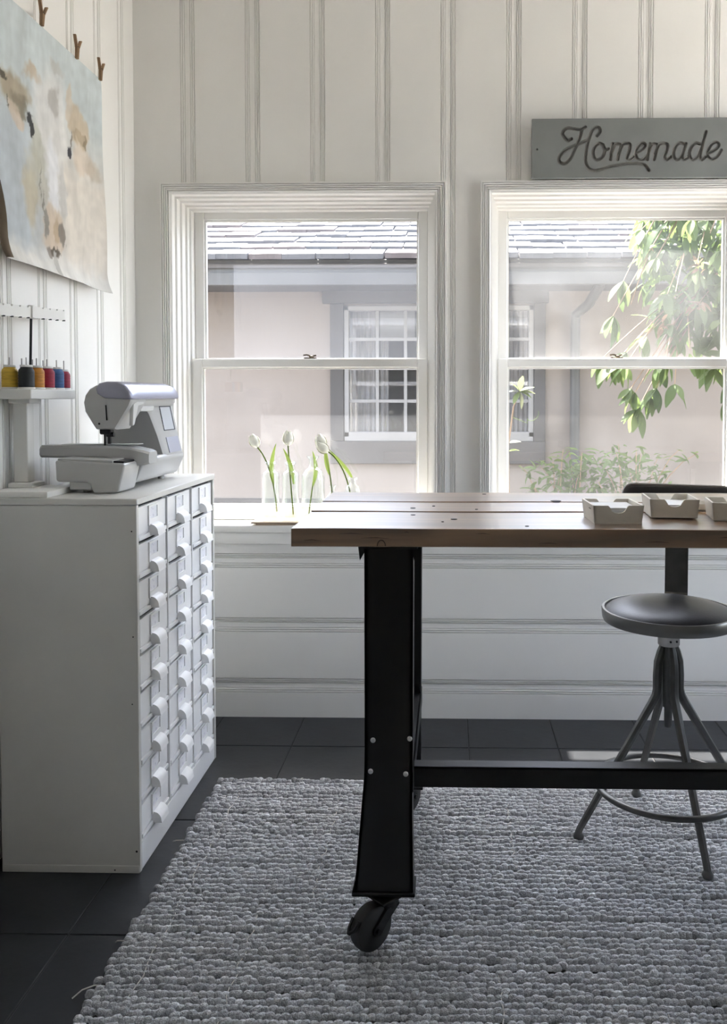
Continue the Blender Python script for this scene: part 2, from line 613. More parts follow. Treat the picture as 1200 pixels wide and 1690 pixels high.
# ---- back wall with the two windows
wall_back = thing('wall_back', 'white reeded board wall with two sash windows', 'wall', (0, ROOM_F, 0), kind='structure')
HOLE = 0.503                      # half width of the wall opening
core = B()
core.box(ROOM_L - 0.12, WIN_C[0] - HOLE, ROOM_F + 0.02, 3.36, 0, CEIL)
core.box(WIN_C[0] + HOLE, WIN_C[1] - HOLE, ROOM_F + 0.02, 3.36, 0, CEIL)
core.box(WIN_C[1] + HOLE, ROOM_R + 0.12, ROOM_F + 0.02, 3.36, 0, CEIL)
for c in WIN_C:
    core.box(c - HOLE, c + HOLE, ROOM_F + 0.02, 3.36, 1.965, CEIL)
    core.box(c - HOLE, c + HOLE, ROOM_F + 0.02, 3.36, 0, 0.695)
core.build('wall_core', 'wall_paint', wall_back, smooth=0)
added_clad = B()                        # unseen dark skin added so the outer face bounces less sun
added_clad.box(ROOM_L - 0.12, WIN_C[0] - HOLE, 3.36, 3.372, 0, CEIL)
added_clad.box(WIN_C[0] + HOLE, WIN_C[1] - HOLE, 3.36, 3.372, 0, CEIL)
added_clad.box(WIN_C[1] + HOLE, ROOM_R + 0.12, 3.36, 3.372, 0, CEIL)
for c in WIN_C:
    added_clad.box(c - HOLE, c + HOLE, 3.36, 3.372, 1.985, CEIL)
    added_clad.box(c - HOLE, c + HOLE, 3.36, 3.372, 0, 0.69)
added_clad.build('added_cladding', 'added_siding', wall_back, smooth=0)
PITCH = 0.2388
g0 = -0.970
k = -1
while True:
    a = g0 + PITCH * k
    b = a + PITCH
    k += 1
    if a > ROOM_R:
        break
    bl = B()
    c0, c1 = max(a, ROOM_L), min(b, ROOM_R)
    vboard(bl, a, b, 1.975, CEIL, ROOM_F, 1, 'y', c0, c1)
    segs = [(c0, c1)]
    for c in WIN_C:
        lo, hi = c - 0.50, c + 0.50
        new = []
        for s0, s1 in segs:
            if hi <= s0 or lo >= s1:
                new.append((s0, s1))
            else:
                if s0 < lo:
                    new.append((s0, lo))
                if s1 > hi:
                    new.append((hi, s1))
        segs = new
    for s0, s1 in segs:
        if s1 - s0 > 0.004:
            vboard(bl, a, b, 0.70, 1.975, ROOM_F, 1, 'y', s0, s1)
    bl.build('wall_board', 'wall_paint', wall_back, smooth=0)
for a, b in ((-0.119, 0.1205), (0.1205, 0.349), (0.349, 0.5905), (0.5905, 0.83)):
    pr = board_profile(a, b, max(a, 0.0), min(b, 0.70))
    poly = [(ROOM_F + d, z) for z, d in pr] + [(ROOM_F + THK, pr[-1][0]), (ROOM_F + THK, pr[0][0])]
    B().prism(poly, 'x', ROOM_L, ROOM_R).build('wall_board', 'wall_paint', wall_back, smooth=0)

# ---- left wall, narrower vertical boards
wall_left = thing('wall_left', 'bright white reeded board wall behind the card cabinet', 'wall', (ROOM_L, 0.6, 0), kind='structure')
B().box(ROOM_L - 0.12, ROOM_L - 0.02, ROOM_B - 0.12, 3.36, 0, CEIL).build('wall_core', 'wall_paint', wall_left, smooth=0)
y = 3.011
edges = [3.211]
while y > ROOM_B:
    edges.append(y)
    y -= 0.1997
edges.append(y)
for b, a in zip(edges, edges[1:]):
    bl = B()
    vboard(bl, a, b, 0.0, CEIL, ROOM_L, -1, 'x', max(a, ROOM_B), min(b, ROOM_F + 0.004))
    bl.build('wall_board', 'wall_paint', wall_left, smooth=0)

# ---- right wall with an unseen window added for side light; solid wall behind camera
def plain_window(name, label, axis, face, out, u0, u1, z0, z1, nv, nh):
    w = thing(name, label, 'window', (face if axis == 'x' else (u0 + u1) / 2, (u0 + u1) / 2 if axis == 'x' else face, z0), kind='structure')
    def bx(bl, a0, a1, d0, d1, e0, e1, bev=0.0):
        d0, d1 = sorted((face + out * d0, face + out * d1))
        if axis == 'x':
            bl.box(d0, d1, a0, a1, e0, e1, bev, 1)
        else:
            bl.box(a0, a1, d0, d1, e0, e1, bev, 1)
    f = B()
    bx(f, u0 - 0.07, u0, -0.02, 0.12, z0 - 0.07, z1 + 0.07, 0.004)
    bx(f, u1, u1 + 0.07, -0.02, 0.12, z0 - 0.07, z1 + 0.07, 0.004)
    bx(f, u0, u1, -0.02, 0.12, z1, z1 + 0.07, 0.004)
    bx(f, u0, u1, -0.05, 0.12, z0 - 0.07, z0, 0.004)
    f.build('window_frame', 'trim_paint', w)
    for i in range(1, nv):
        u = u0 + (u1 - u0) * i / nv
        m_ = B(); bx(m_, u - 0.015, u + 0.015, 0.03, 0.06, z0, z1, 0.003); m_.build('muntin', 'trim_paint', w)
    for i in range(1, nh):
        z = z0 + (z1 - z0) * i / nh
        m_ = B(); bx(m_, u0, u1, 0.035, 0.055, z - 0.012, z + 0.012, 0.003); m_.build('muntin', 'trim_paint', w)
    p = B(); bx(p, u0, u1, 0.044, 0.046, z0, z1); p.build('pane', 'glass_plain', w, smooth=0)
    return w

RW = (1.75, 2.95, 0.55, 2.60)     # unseen window added for side light: y0, y1, z0, z1
wall_right = B()
wall_right.box(ROOM_R, ROOM_R + 0.12, ROOM_B - 0.12, RW[0], 0, CEIL)
wall_right.box(ROOM_R, ROOM_R + 0.12, RW[1], 3.36, 0, CEIL)
wall_right.box(ROOM_R, ROOM_R + 0.12, RW[0], RW[1], 0, RW[2])
wall_right.box(ROOM_R, ROOM_R + 0.12, RW[0], RW[1], RW[3], CEIL)
tag(wall_right.build('wall_right', 'wall_paint', smooth=0), 'plain white side wall with an added tall window facing the card cabinet', 'wall', kind='structure')
plain_window('added_window', 'unseen tall many-paned window added at the far end of the right side wall', 'x', ROOM_R, 1, *RW, 3, 4)
wall_front = B().box(ROOM_L - 0.12, ROOM_R + 0.12, ROOM_B - 0.12, ROOM_B, 0, CEIL)
tag(wall_front.build('wall_front', 'wall_paint', smooth=0), 'plain white wall opposite the sash windows', 'wall', kind='structure')

# ---- the two double hung sash windows
CAS = [(0.0, 0.010), (0.0, -0.012), (0.004, -0.015), (0.0062, -0.0145), (0.0068, -0.009), (0.0082, -0.009), (0.0088, -0.0165), (0.0132, -0.0165), (0.0138, -0.0105), (0.0152, -0.0105), (0.0158, -0.018),
       (0.0205, -0.018), (0.0212, -0.0115), (0.0226, -0.0115), (0.0232, -0.019), (0.0280, -0.019), (0.0287, -0.0125), (0.0300, -0.0125), (0.0306, -0.020), (0.0360, -0.020), (0.0370, 0.010)]
JAMB = [(0.0, -0.012), (-0.0055, -0.010), (-0.0055, 0.022), (-0.013, 0.024), (-0.013, 0.060), (-0.0205, 0.062), (-0.0205, 0.098), (-0.028, 0.100), (-0.028, 0.124), (-0.0355, 0.126), (-0.0355, 0.225), (0.014, 0.225), (0.014, -0.004), (0.0, -0.004)]

def frame_strip(win, prof, c, half, top, z_bot, name):
    """left leg, head and right leg swept from one moulding profile (u outward, depth)"""
    def corner(u, d, which):
        y = ROOM_F + d
        return {'lb': (c - half - u, y, z_bot), 'lt': (c - half - u, y, top + u), 'rt': (c + half + u, y, top + u), 'rb': (c + half + u, y, z_bot)}[which]
    for p, q in (('lb', 'lt'), ('lt', 'rt'), ('rt', 'rb')):
        B().loft([[corner(u, d, p) for u, d in prof], [corner(u, d, q) for u, d in prof]]).build(name, 'trim_paint', win, smooth=0)

def sash_window(name, label, c, glass_u, glass_l):
    w = thing(name, label, 'window', (c, ROOM_F, SILL), kind='structure')
    half_in, top_in = 0.489, 1.949
    frame_strip(w, CAS, c, half_in, top_in, SILL, 'casing')
    frame_strip(w, JAMB, c, half_in, top_in, SILL, 'jamb_stop')
    B().box(c - 0.54, c + 0.54, ROOM_F - 0.022, 3.36, SILL - 0.027, SILL, 0.004).build('sill', 'trim_paint', w)
    B().box(c - 0.50, c + 0.50, ROOM_F - 0.014, ROOM_F + 0.004, SILL - 0.070, SILL - 0.0275, 0.003).build('apron', 'trim_paint', w)
    hs, st = 0.4535, 0.0375        # half sash width, stile width
    def sash(nm, y0, y1, z0, z1, bot, topr, pane):
        s = B()
        s.box(c - hs, c - hs + st, y0, y1, z0, z1, 0.003, 1)
        s.box(c + hs - st, c + hs, y0, y1, z0, z1, 0.003, 1)
        s.box(c - hs + st, c + hs - st, y0, y1, z0, z0 + bot, 0.003, 1)
        s.box(c - hs + st, c + hs - st, y0, y1, z1 - topr, z1, 0.003, 1)
        so = s.build(nm, 'trim_paint', w)
        ym = (y0 + y1) / 2
        gb = B()                   # slim glazing bead round the pane
        a0, a1, b0, b1 = c - hs + st, c + hs - st, z0 + bot, z1 - topr
        for q in ((a0, a0 + 0.006, b0, b1), (a1 - 0.006, a1, b0, b1), (a0 + 0.006, a1 - 0.006, b0, b0 + 0.006), (a0 + 0.006, a1 - 0.006, b1 - 0.006, b1)):
            gb.box(q[0], q[1], ym - 0.009, ym + 0.009, q[2], q[3])
        gb.build('glazing_bead', 'trim_paint', so, smooth=0)
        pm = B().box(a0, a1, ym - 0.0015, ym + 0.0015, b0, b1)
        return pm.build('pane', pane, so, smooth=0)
    sash('upper_sash', 3.292, 3.326, 1.312, 1.926, 0.034, 0.040, glass_u)
    sash('lower_sash', 3.252, 3.286, SILL, 1.347, 0.055, 0.034, glass_l)
    lk = B().box(c - 0.022, c + 0.024, 3.256, 3.286, 1.347, 1.351, 0.001, 1)
    lk.lathe([(0.010, 1.351), (0.010, 1.357), (0.004, 1.360)], (c + 0.004, 3.272, 0), 12)
    lk.tube([(c + 0.004, 3.272, 1.357), (c - 0.012, 3.264, 1.362), (c - 0.026, 3.260, 1.360)], 0.003, 6)
    lk.tube([(c + 0.004, 3.272, 1.357), (c + 0.022, 3.276, 1.360)], 0.0035, 6)
    lk.build('sash_lock', 'brass', w)
    return w

pane_mat('pane_1u', 0.010, painted_refl=(-0.305, 0.99, 0.035))
pane_mat('pane_1l', 0.008, painted_refl=(-0.195, 0.405, 0.014))
pane_mat('pane_2u', 0.030)
pane_mat('pane_2l', 0.016)
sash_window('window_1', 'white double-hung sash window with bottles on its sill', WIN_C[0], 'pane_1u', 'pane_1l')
sash_window('window_2', 'white double-hung sash window under the carved grey sign', WIN_C[1], 'pane_2u', 'pane_2l')

# ---- unseen roof overhang, made deeper over the left window to block its sun
eave = B()
for ex0, ex1, ey in ((ROOM_L - 0.6, 0.13, 3.70), (0.13, ROOM_R + 0.6, 3.50)):
    eave.box(ex0, ex1, 3.36, ey, 2.64, 2.68)
    eave.box(ex0, ex1, ey - 0.02, ey + 0.02, 2.62, 2.76, 0.004, 1)
tag(eave.build('sun_block_eave', 'added_siding', smooth=0), 'unseen roof overhang added to block sun above the two sash windows', 'eave', kind='structure')

# ================================================================== OUTSIDE: the neighbouring house
ground = B().box(-30, 30, -30, 30, -0.35, -0.15).build('ground', 'ground_soil', smooth=0)
tag(ground, 'pale bare ground of the side yard between the houses', 'ground', kind='structure')
HY = 5.90
reflector = B().box(ROOM_R + 0.13, ROOM_R + 6.0, -3.0, 3.30, -0.148, -0.10, 0.005, 1).build('floor_reflector', 'reflector', smooth=0)  # unseen pale slab added to bounce daylight in through the side window
tag(reflector, 'pale unseen slab added outside the right side wall to bounce daylight', 'reflector', kind='structure')
house = thing('house', 'neighbouring stucco house with grey trim and slate roof, seen through the windows', 'house', (0, HY, -0.15))
WX0, WX1, WZ0, WZ1 = -0.7486, 0.566, 0.922, 1.831       # house window frame
hw = B()
hw.box(-6, WX0, HY, HY + 0.2, -0.15, 2.12)
hw.box(WX1, 6, HY, HY + 0.2, -0.15, 2.12)
hw.box(WX0, WX1, HY, HY + 0.2, -0.15, WZ0)
hw.box(WX0, WX1, HY, HY + 0.2, WZ1, 2.12)
hw.build('stucco_wall', 'stucco', house, smooth=0)
B().box(-6, 6, HY - 0.03, HY, -0.15, 0.49, 0.004, 1).build('plinth', 'house_trim', house, smooth=0)
hc = B()
hc.box(-0.896, 0.665, HY - 0.045, HY - 0.001, 1.845, 1.937, 0.004, 1)
hc.box(-0.843, WX0 - 0.001, HY - 0.030, HY - 0.001, WZ0 - 0.03, 1.845, 0.004, 1)
hc.box(WX1 + 0.001, 0.645, HY - 0.030, HY - 0.001, WZ0 - 0.03, 1.845, 0.004, 1)
hc.box(-0.843, 0.645, HY - 0.035, HY - 0.001, 0.735, WZ0 - 0.03, 0.004, 1)
hc.build('window_casing', 'house_trim', house, smooth=0)
wf = B()
fw_ = 0.034
wf.box(WX0, WX1, HY - 0.02, HY + 0.06, WZ1 - fw_, WZ1, 0.003, 1)
wf.box(WX0, WX1, HY - 0.02, HY + 0.06, WZ0 - 0.03, WZ0 + fw_, 0.003, 1)
wf.box(WX0, WX0 + fw_, HY - 0.02, HY + 0.06, WZ0, WZ1, 0.003, 1)
wf.box(WX1 - fw_, WX1, HY - 0.02, HY + 0.06, WZ0, WZ1, 0.003, 1)
xm = (WX0 + WX1) / 2
wf.box(xm - 0.035, xm + 0.035, HY - 0.02, HY + 0.06, WZ0, WZ1, 0.003, 1)
hwin = wf.build('casement_window', 'house_white', house, smooth=0)
zs = [WZ0 + fw_, 1.1705, 1.398, 1.600, WZ1 - fw_]
for h0, h1 in ((WX0 + fw_, xm - 0.035), (xm + 0.035, WX1 - fw_)):
    xs = [h0 + (h1 - h0) * i / 3 for i in range(4)]
    for x in xs[1:3]:
        B().box(x - 0.011, x + 0.011, HY + 0.0, HY + 0.03, zs[0], zs[-1]).build('muntin', 'house_white', hwin, smooth=0)
    for z in zs[1:4]:
        B().box(h0, h1, HY + 0.003, HY + 0.027, z - 0.011, z + 0.011).build('muntin', 'house_white', hwin, smooth=0)
    for i in range(3):
        for j in range(4):
            B().box(xs[i], xs[i + 1], HY + 0.014, HY + 0.017, zs[j], zs[j + 1]).build('pane', 'glass_house', hwin, smooth=0)
ib = B()
ib.box(WX0 - 0.3, WX1 + 0.3, HY + 0.95, HY + 1.0, 0.5, 2.3)
ib.box(WX0 - 0.35, WX0 - 0.3, HY + 0.2, HY + 1.0, 0.5, 2.3)
ib.box(WX1 + 0.3, WX1 + 0.35, HY + 0.2, HY + 1.0, 0.5, 2.3)
ib.box(WX0 - 0.35, WX1 + 0.35, HY + 0.2, HY + 1.0, 2.3, 2.35)
ib.box(WX0 - 0.35, WX1 + 0.35, HY + 0.2, HY + 1.0, 0.45, 0.5)
ib.build('window_room', 'house_inside', house, smooth=0)
def curtain(x0, x1, z0, z1, y, amp, per):
    n = 60
    vs, fs = [], []
    for i in range(n + 1):
        u = i / n
        x = x0 + (x1 - x0) * u
        for j, z in enumerate((z0, z1)):
            a = amp * (1.0 if j == 0 else 0.6)
            vs.append((x, y + a * math.sin(u * per * 2 * math.pi), z))
            vs.append((x, y + 0.004 + a * math.sin(u * per * 2 * math.pi), z))
    for i in range(n):
        a, b = 4 * i, 4 * (i + 1)
        fs += [(a, b, b + 2, a + 2), (a + 1, a + 3, b + 3, b + 1)]
    B().raw(vs, fs).build('curtain', 'curtain', house)
curtain(WX0 + 0.02, WX0 + 0.21, 0.93, 1.81, HY + 0.10, 0.012, 5)
curtain(WX0 + 0.24, WX0 + 0.30, 0.93, 1.62, HY + 0.12, 0.012, 2)
curtain(xm - 0.16, xm - 0.02, 0.93, 1.81, HY + 0.10, 0.012, 4)
curtain(WX1 - 0.20, WX1 - 0.03, 0.93, 1.81, HY + 0.10, 0.012, 5)
B().box(WX0 + 0.24, xm - 0.17, HY + 0.11, HY + 0.115, 1.60, 1.81).build('window_blind', 'curtain', house, smooth=0)
# eave: soffit, two fascia boards, slate roof laid in courses
EY, EZ = 5.40, 2.085
B().box(-6, 6, 5.50, HY, 1.93, 1.95).build('soffit', 'house_trim', house, smooth=0)
B().box(-6, 6, 5.455, 5.50, 1.918, 2.000, 0.003, 1).build('fascia_board', 'house_fascia', house, smooth=0)
B().box(-6, 6, 5.480, 5.52, 2.000, 2.085, 0.003, 1).build('fascia_board', 'house_fascia', house, smooth=0)
SL = R(20)
roof = B()
roof.prism([(5.46, 2.055), (9.2, 2.055 + 3.74 * math.tan(SL)), (9.2, 2.03 + 3.74 * math.tan(SL)), (5.46, 2.03)], 'x', -6, 6)
roof = roof.build('roof', 'roof_deck', house, smooth=0)
EXPO, SW = 0.235, 0.215
sm = {}
for kind in range(3):
    wd = SW - 0.006
    bl = B()
    n = 5
    xs = [wd * i / n for i in range(n + 1)]
    jag = [random.uniform(-0.006, 0.006) for _ in xs]
    poly = [(x, j) for x, j in zip(xs, jag)] + [(wd, 0.33), (0, 0.33)]
    bl.prism(poly, 'z', 0.0, 0.034)
    o_ = bl.build('slate', 'shingle' if kind else 'shingle_warm', None, smooth=0)
    sm[kind] = o_.data
    bpy.data.objects.remove(o_)
rows = 11
base_m = Matrix.Rotation(SL, 4, 'X')
big_rows = 9
far = B()
for r in range(rows):
    off = (r % 2) * SW / 2
    for i in range(-13, 15):
        x = i * SW + off + random.uniform(-0.006, 0.006)
        s = r * EXPO
        yy = EY + s * math.cos(SL)
        zz = EZ - 0.008 + s * math.sin(SL)
        if r < big_rows and -2.1 < x < 2.9:
            o_ = bpy.data.objects.new('slate', sm[random.choice((0, 1, 1, 2, 2))])
            COL.objects.link(o_)
            o_.parent = roof
            o_.location = Vector((x, yy, zz + random.uniform(-0.003, 0.004))) - origin(roof)
            o_.rotation_euler = (SL - R(4) + random.uniform(-0.012, 0.012), random.uniform(-0.01, 0.01), random.uniform(-0.01, 0.01))
        else:
            M = Matrix.Translation((x, yy, zz)) @ Matrix.Rotation(SL - R(4), 4, 'X')
            far.box(0, SW - 0.006, 0, 0.33, 0, 0.034, m=M)
for sgn in (-1, 1):
    for r in range(rows):
        s = r * EXPO
        M = Matrix.Translation((0, EY + s * math.cos(SL), EZ - 0.008 + s * math.sin(SL))) @ Matrix.Rotation(SL - R(4), 4, 'X')
        far.box(-6 if sgn < 0 else 3.23, -2.8 if sgn < 0 else 6, 0, 0.33, 0, 0.034, m=M)
for r in range(rows, 16):
    s = r * EXPO
    M = Matrix.Translation((0, EY + s * math.cos(SL), EZ - 0.008 + s * math.sin(SL))) @ Matrix.Rotation(SL - R(4), 4, 'X')
    far.box(-6, 6, 0, 0.33, 0, 0.034, m=M)
fo = far.build('slate_courses', 'shingle', roof, smooth=0)
fo['kind'] = 'stuff'
# downspout with elbow
ds = B()
ds.tube([(0.975, 5.52, 2.02), (0.965, 5.56, 1.93), (0.915, 5.72, 1.82), (0.848, 5.845, 1.76), (0.846, 5.855, 1.68), (0.846, 5.858, 1.0), (0.846, 5.858, -0.12)], 0.034, 10)
ds.build('downspout', 'house_fascia', house)

# ================================================================== FURNITURE
# ---- card catalogue cabinet
CX0, CX1, CY0, CY1, CZ = -1.137, -0.784, 2.085, 2.772, 0.947
cab = thing('card_cabinet', 'tall white painted card-file cabinet of small drawers with white cup pulls', 'cabinet', ((CX0 + CX1) / 2, (CY0 + CY1) / 2, 0))
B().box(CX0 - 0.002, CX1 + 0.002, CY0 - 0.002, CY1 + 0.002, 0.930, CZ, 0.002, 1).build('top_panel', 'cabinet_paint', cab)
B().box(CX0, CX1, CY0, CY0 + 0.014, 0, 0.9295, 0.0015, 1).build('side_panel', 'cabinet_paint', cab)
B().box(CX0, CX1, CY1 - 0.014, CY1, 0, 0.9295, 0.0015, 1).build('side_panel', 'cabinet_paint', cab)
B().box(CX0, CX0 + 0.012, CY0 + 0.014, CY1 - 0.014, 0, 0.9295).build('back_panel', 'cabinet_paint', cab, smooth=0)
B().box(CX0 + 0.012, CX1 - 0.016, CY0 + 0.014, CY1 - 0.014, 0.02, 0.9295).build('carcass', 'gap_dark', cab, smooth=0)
B().box(CX0 + 0.012, CX1 - 0.001, CY0 + 0.014, CY1 - 0.014, 0.0, 0.070, 0.002, 1).build('bottom_rail', 'cabinet_front', cab)
# base strip seam and chips on the near side panel
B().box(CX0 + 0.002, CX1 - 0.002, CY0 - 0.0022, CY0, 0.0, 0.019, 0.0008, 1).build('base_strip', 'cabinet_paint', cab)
for (px_, pz_, w_, h_) in ((-0.793, 0.055, 0.003, 0.010), (-0.848, 0.008, 0.0022, 0.002), (-0.797, 0.865, 0.002, 0.002), (-0.796, 0.60, 0.002, 0.003), (-0.80, 0.43, 0.002, 0.002)):
    B().lathe([(0.0, -0.0006), (w_, -0.0003), (w_ * 0.8, 0.0), (0.0, 0.0)], (px_, CY0 - (0.0022 if pz_ < 0.019 else 0.0), pz_), 7, 'y').build('paint_chip', 'gap_dark', cab)
NROW, NCOL = 9, 3
ZT, ZB = 0.927, 0.073
RP = (ZT - ZB) / NROW
CP = (CY1 - CY0 - 0.028) / NCOL
for c in range(1, NCOL):
    yy = CY0 + 0.014 + CP * c
    B().box(CX1 - 0.03, CX1 - 0.0005, yy - 0.003, yy + 0.003, ZB, ZT, 0.001, 1).build('divider', 'cabinet_front', cab)
# one drawer, local frame: x outward, y along the front, z up from the drawer's lower edge
DW, DH = CP - 0.0160, RP - 0.0090
d0 = B()
d0.box(-0.30, -0.008, 0.012, DW - 0.012, 0.012, DH - 0.012)
d0.box(-0.012, 0.0, 0.0, DW, 0.0145, DH, 0.0015, 1)
d0.box(-0.012, 0.0035, 0.0, DW, 0.0, 0.0115, 0.0015, 1)
d0.box(-0.012, -0.003, 0.001, DW - 0.001, 0.010, 0.016)
drawer0 = d0.build('drawer', 'cabinet_front', None)
yc = DW / 2
lh = B()
hw_, z0_, z1_ = 0.034, 0.042, 0.082
for q in ((yc - hw_, yc - hw_ + 0.005, z0_, z1_), (yc + hw_ - 0.005, yc + hw_, z0_, z1_), (yc - hw_ + 0.005, yc + hw_ - 0.005, z0_, z0_ + 0.005), (yc - hw_ + 0.005, yc + hw_ - 0.005, z1_ - 0.005, z1_)):
    lh.box(0.0, 0.0042, q[0], q[1], q[2], q[3])
lh.box(0.0, 0.0042, yc - hw_, yc + hw_, 0.030, 0.042)
lh.build('label_holder', 'pull_white', drawer0, local=True, smooth=0)
B().box(0.0, 0.0016, yc - hw_ + 0.004, yc + hw_ - 0.004, z0_ + 0.004, z1_ - 0.004).build('label_card', 'label_card', drawer0, local=True, smooth=0)
pp = [(0.0, 0.033)]
for i in range(9):
    a = R(90 - i * 11.25)
    pp.append((0.004 + 0.021 * math.cos(a), 0.010 + 0.023 * math.sin(a)))
pp += [(0.0265, 0.004), (0.0235, 0.004), (0.0215, 0.012)]
for i in range(7):
    a = R(10 + i * 13.3)
    pp.append((0.004 + 0.017 * math.cos(a), 0.010 + 0.019 * math.sin(a)))
pp += [(0.0, 0.029)]
pu = B()
pu.prism(pp, 'y', yc - 0.026, yc + 0.026)
side = [(0.0, 0.033)] + [(0.004 + 0.021 * math.cos(R(90 - i * 11.25)), 0.010 + 0.023 * math.sin(R(90 - i * 11.25))) for i in range(9)] + [(0.0265, 0.004), (0.0, 0.004)]
pu.prism(side, 'y', yc - 0.028, yc - 0.026)
pu.prism(side, 'y', yc + 0.026, yc + 0.028)
pu.build('cup_pull', 'pull_white', drawer0, local=True, smooth=50)
first = True
for c in range(NCOL):
    for r in range(NROW):
        y_ = CY0 + 0.014 + CP * c + 0.0080 + random.uniform(-0.0008, 0.0008)
        z_ = ZB + RP * r + 0.0035
        loc = Vector((CX1 - 0.004 + random.uniform(-0.0015, 0.0015), y_, z_)) - origin(cab)
        d = drawer0 if first else dup(drawer0)
        first = False
        d.parent = cab
        d.location = loc
        d.rotation_euler = (random.uniform(-0.004, 0.004), 0, random.uniform(-0.006, 0.006))

# ---- rug of chunky looped wool
RX0, RX1, RY0, RY1 = -0.718, 1.55, 0.85, 2.592
rug = thing('rug', 'grey chunky looped wool rug under the work table', 'rug', ((RX0 + RX1) / 2, (RY0 + RY1) / 2, 0))
B().box(RX0 + 0.006, RX1 - 0.006, RY0 + 0.006, RY1 - 0.006, 0.0, 0.008).build('rug_backing', 'rug_back', rug, smooth=0)
rng = np.random.default_rng(5)
LW, LD = 0.0150, 0.0186
nx, ny = int((RX1 - RX0) / LW), int((RY1 - RY0) / LD)
S = 7
ang = np.arange(S) * 2 * np.pi / S
unit = []
for rad, h in ((1.0, 0.0), (0.98, 0.45), (0.62, 0.88)):
    unit += [(rad * np.cos(a), rad * np.sin(a), h) for a in ang]
unit.append((0, 0, 1.0))
unit = np.array(unit)
uf = []
for l in range(2):
    for q in range(S):
        q2 = (q + 1) % S
        uf.append((l * S + q, l * S + q2, (l + 1) * S + q2)); uf.append((l * S + q, (l + 1) * S + q2, (l + 1) * S + q))
for q in range(S):
    uf.append((2 * S + q, 2 * S + (q + 1) % S, 3 * S))
uf = np.array(uf)
n = nx * ny
ii, jj = np.meshgrid(np.arange(nx), np.arange(ny), indexing='ij')
ii, jj = ii.ravel(), jj.ravel()
rowx = rng.normal(0, 0.004, ny)
rowh = rng.normal(0, 0.0012, ny)
wav = 0.004 * np.sin(ii * 0.09 + jj * 0.7) + 0.003 * np.sin(ii * 0.031 + 1.3 * jj)
cx = RX0 + (ii + 0.5) * LW + (jj % 2) * LW * 0.5 + rowx[jj] + rng.normal(0, 0.0014, n)
cy = RY0 + (jj + 0.5) * LD + wav * 0.6 + rng.normal(0, 0.0013, n)
hh = 0.0155 + rowh[jj] + rng.normal(0, 0.0019, n)
sx = LW * (0.86 + rng.normal(0, 0.05, n))
sy = LD * (0.41 + rng.normal(0, 0.03, n))
th = rng.normal(0.10, 0.14, n)
V = np.empty((n, len(unit), 3))
ux, uy, uz = unit[:, 0][None], unit[:, 1][None], unit[:, 2][None]
lx, ly = ux * sx[:, None], uy * sy[:, None]
V[:, :, 0] = cx[:, None] + lx * np.cos(th)[:, None] - ly * np.sin(th)[:, None]
V[:, :, 1] = cy[:, None] + lx * np.sin(th)[:, None] + ly * np.cos(th)[:, None] - uz * 0.003
V[:, :, 2] = 0.005 + uz * hh[:, None]
Fa = (uf[None] + (np.arange(n) * len(unit))[:, None, None]).reshape(-1, 3)
me = bpy.data.meshes.new('rug_weave')
me.from_pydata(V.reshape(-1, 3).tolist(), [], Fa.tolist())
me.polygons.foreach_set('use_smooth', np.ones(len(me.polygons), dtype=bool))
ca = me.color_attributes.new('Col', 'FLOAT_COLOR', 'POINT')
rowc = rng.normal(0, 0.030, ny)
patch = 0.03 * np.sin(ii * 0.045 + 0.8) * np.sin(jj * 0.06)
val = np.clip(0.66 + 1.3 * rowc[jj] + patch + rng.normal(0, 0.045, n), 0.35, 0.9)
light = rng.random(n) < 0.03
val[light] = 0.9
colr = np.stack([val * 0.965, val * 0.985, val * 1.015, np.ones(n)], 1)
ca.data.foreach_set('color', np.repeat(colr, len(unit), 0).astype(np.float32).ravel())
me.materials.append(MATS['rug_fibre'])
ro = link('rug_weave', me, rug)
ro['kind'] = 'stuff'
for (x, y0, y1) in ((-0.635, 0.9, 2.55), (-0.44, 1.0, 1.9), (0.02, 0.9, 1.55), (-0.33, 1.95, 2.5), (0.10, 1.0, 1.7), (0.16, 2.1, 2.45), (0.42, 0.95, 1.6)):
    nseg = 40
    path = []
    for q in range(nseg + 1):
        yy = y0 + (y1 - y0) * q / nseg
        path.append((x + 0.004 * math.sin(q * 1.7) + random.uniform(-0.003, 0.003), yy, 0.0172 + random.uniform(-0.0025, 0.0008)))
    B().tube(path, 0.0011, 5).build('loose_thread', 'rug_thread', rug)
for (x, y, dx, dy) in ((-0.72, 1.66, -0.035, -0.025), (-0.722, 1.80, -0.015, 0.01), (-0.72, 2.22, -0.03, 0.012), (-0.47, 2.59, 0.003, 0.028)):
    B().tube([(x + 0.02, y, 0.012), (x, y, 0.013), (x + dx * 0.6, y + dy * 0.4, 0.010), (x + dx, y + dy, 0.003)], 0.0014, 5).build('loose_thread', 'rug_thread', rug)

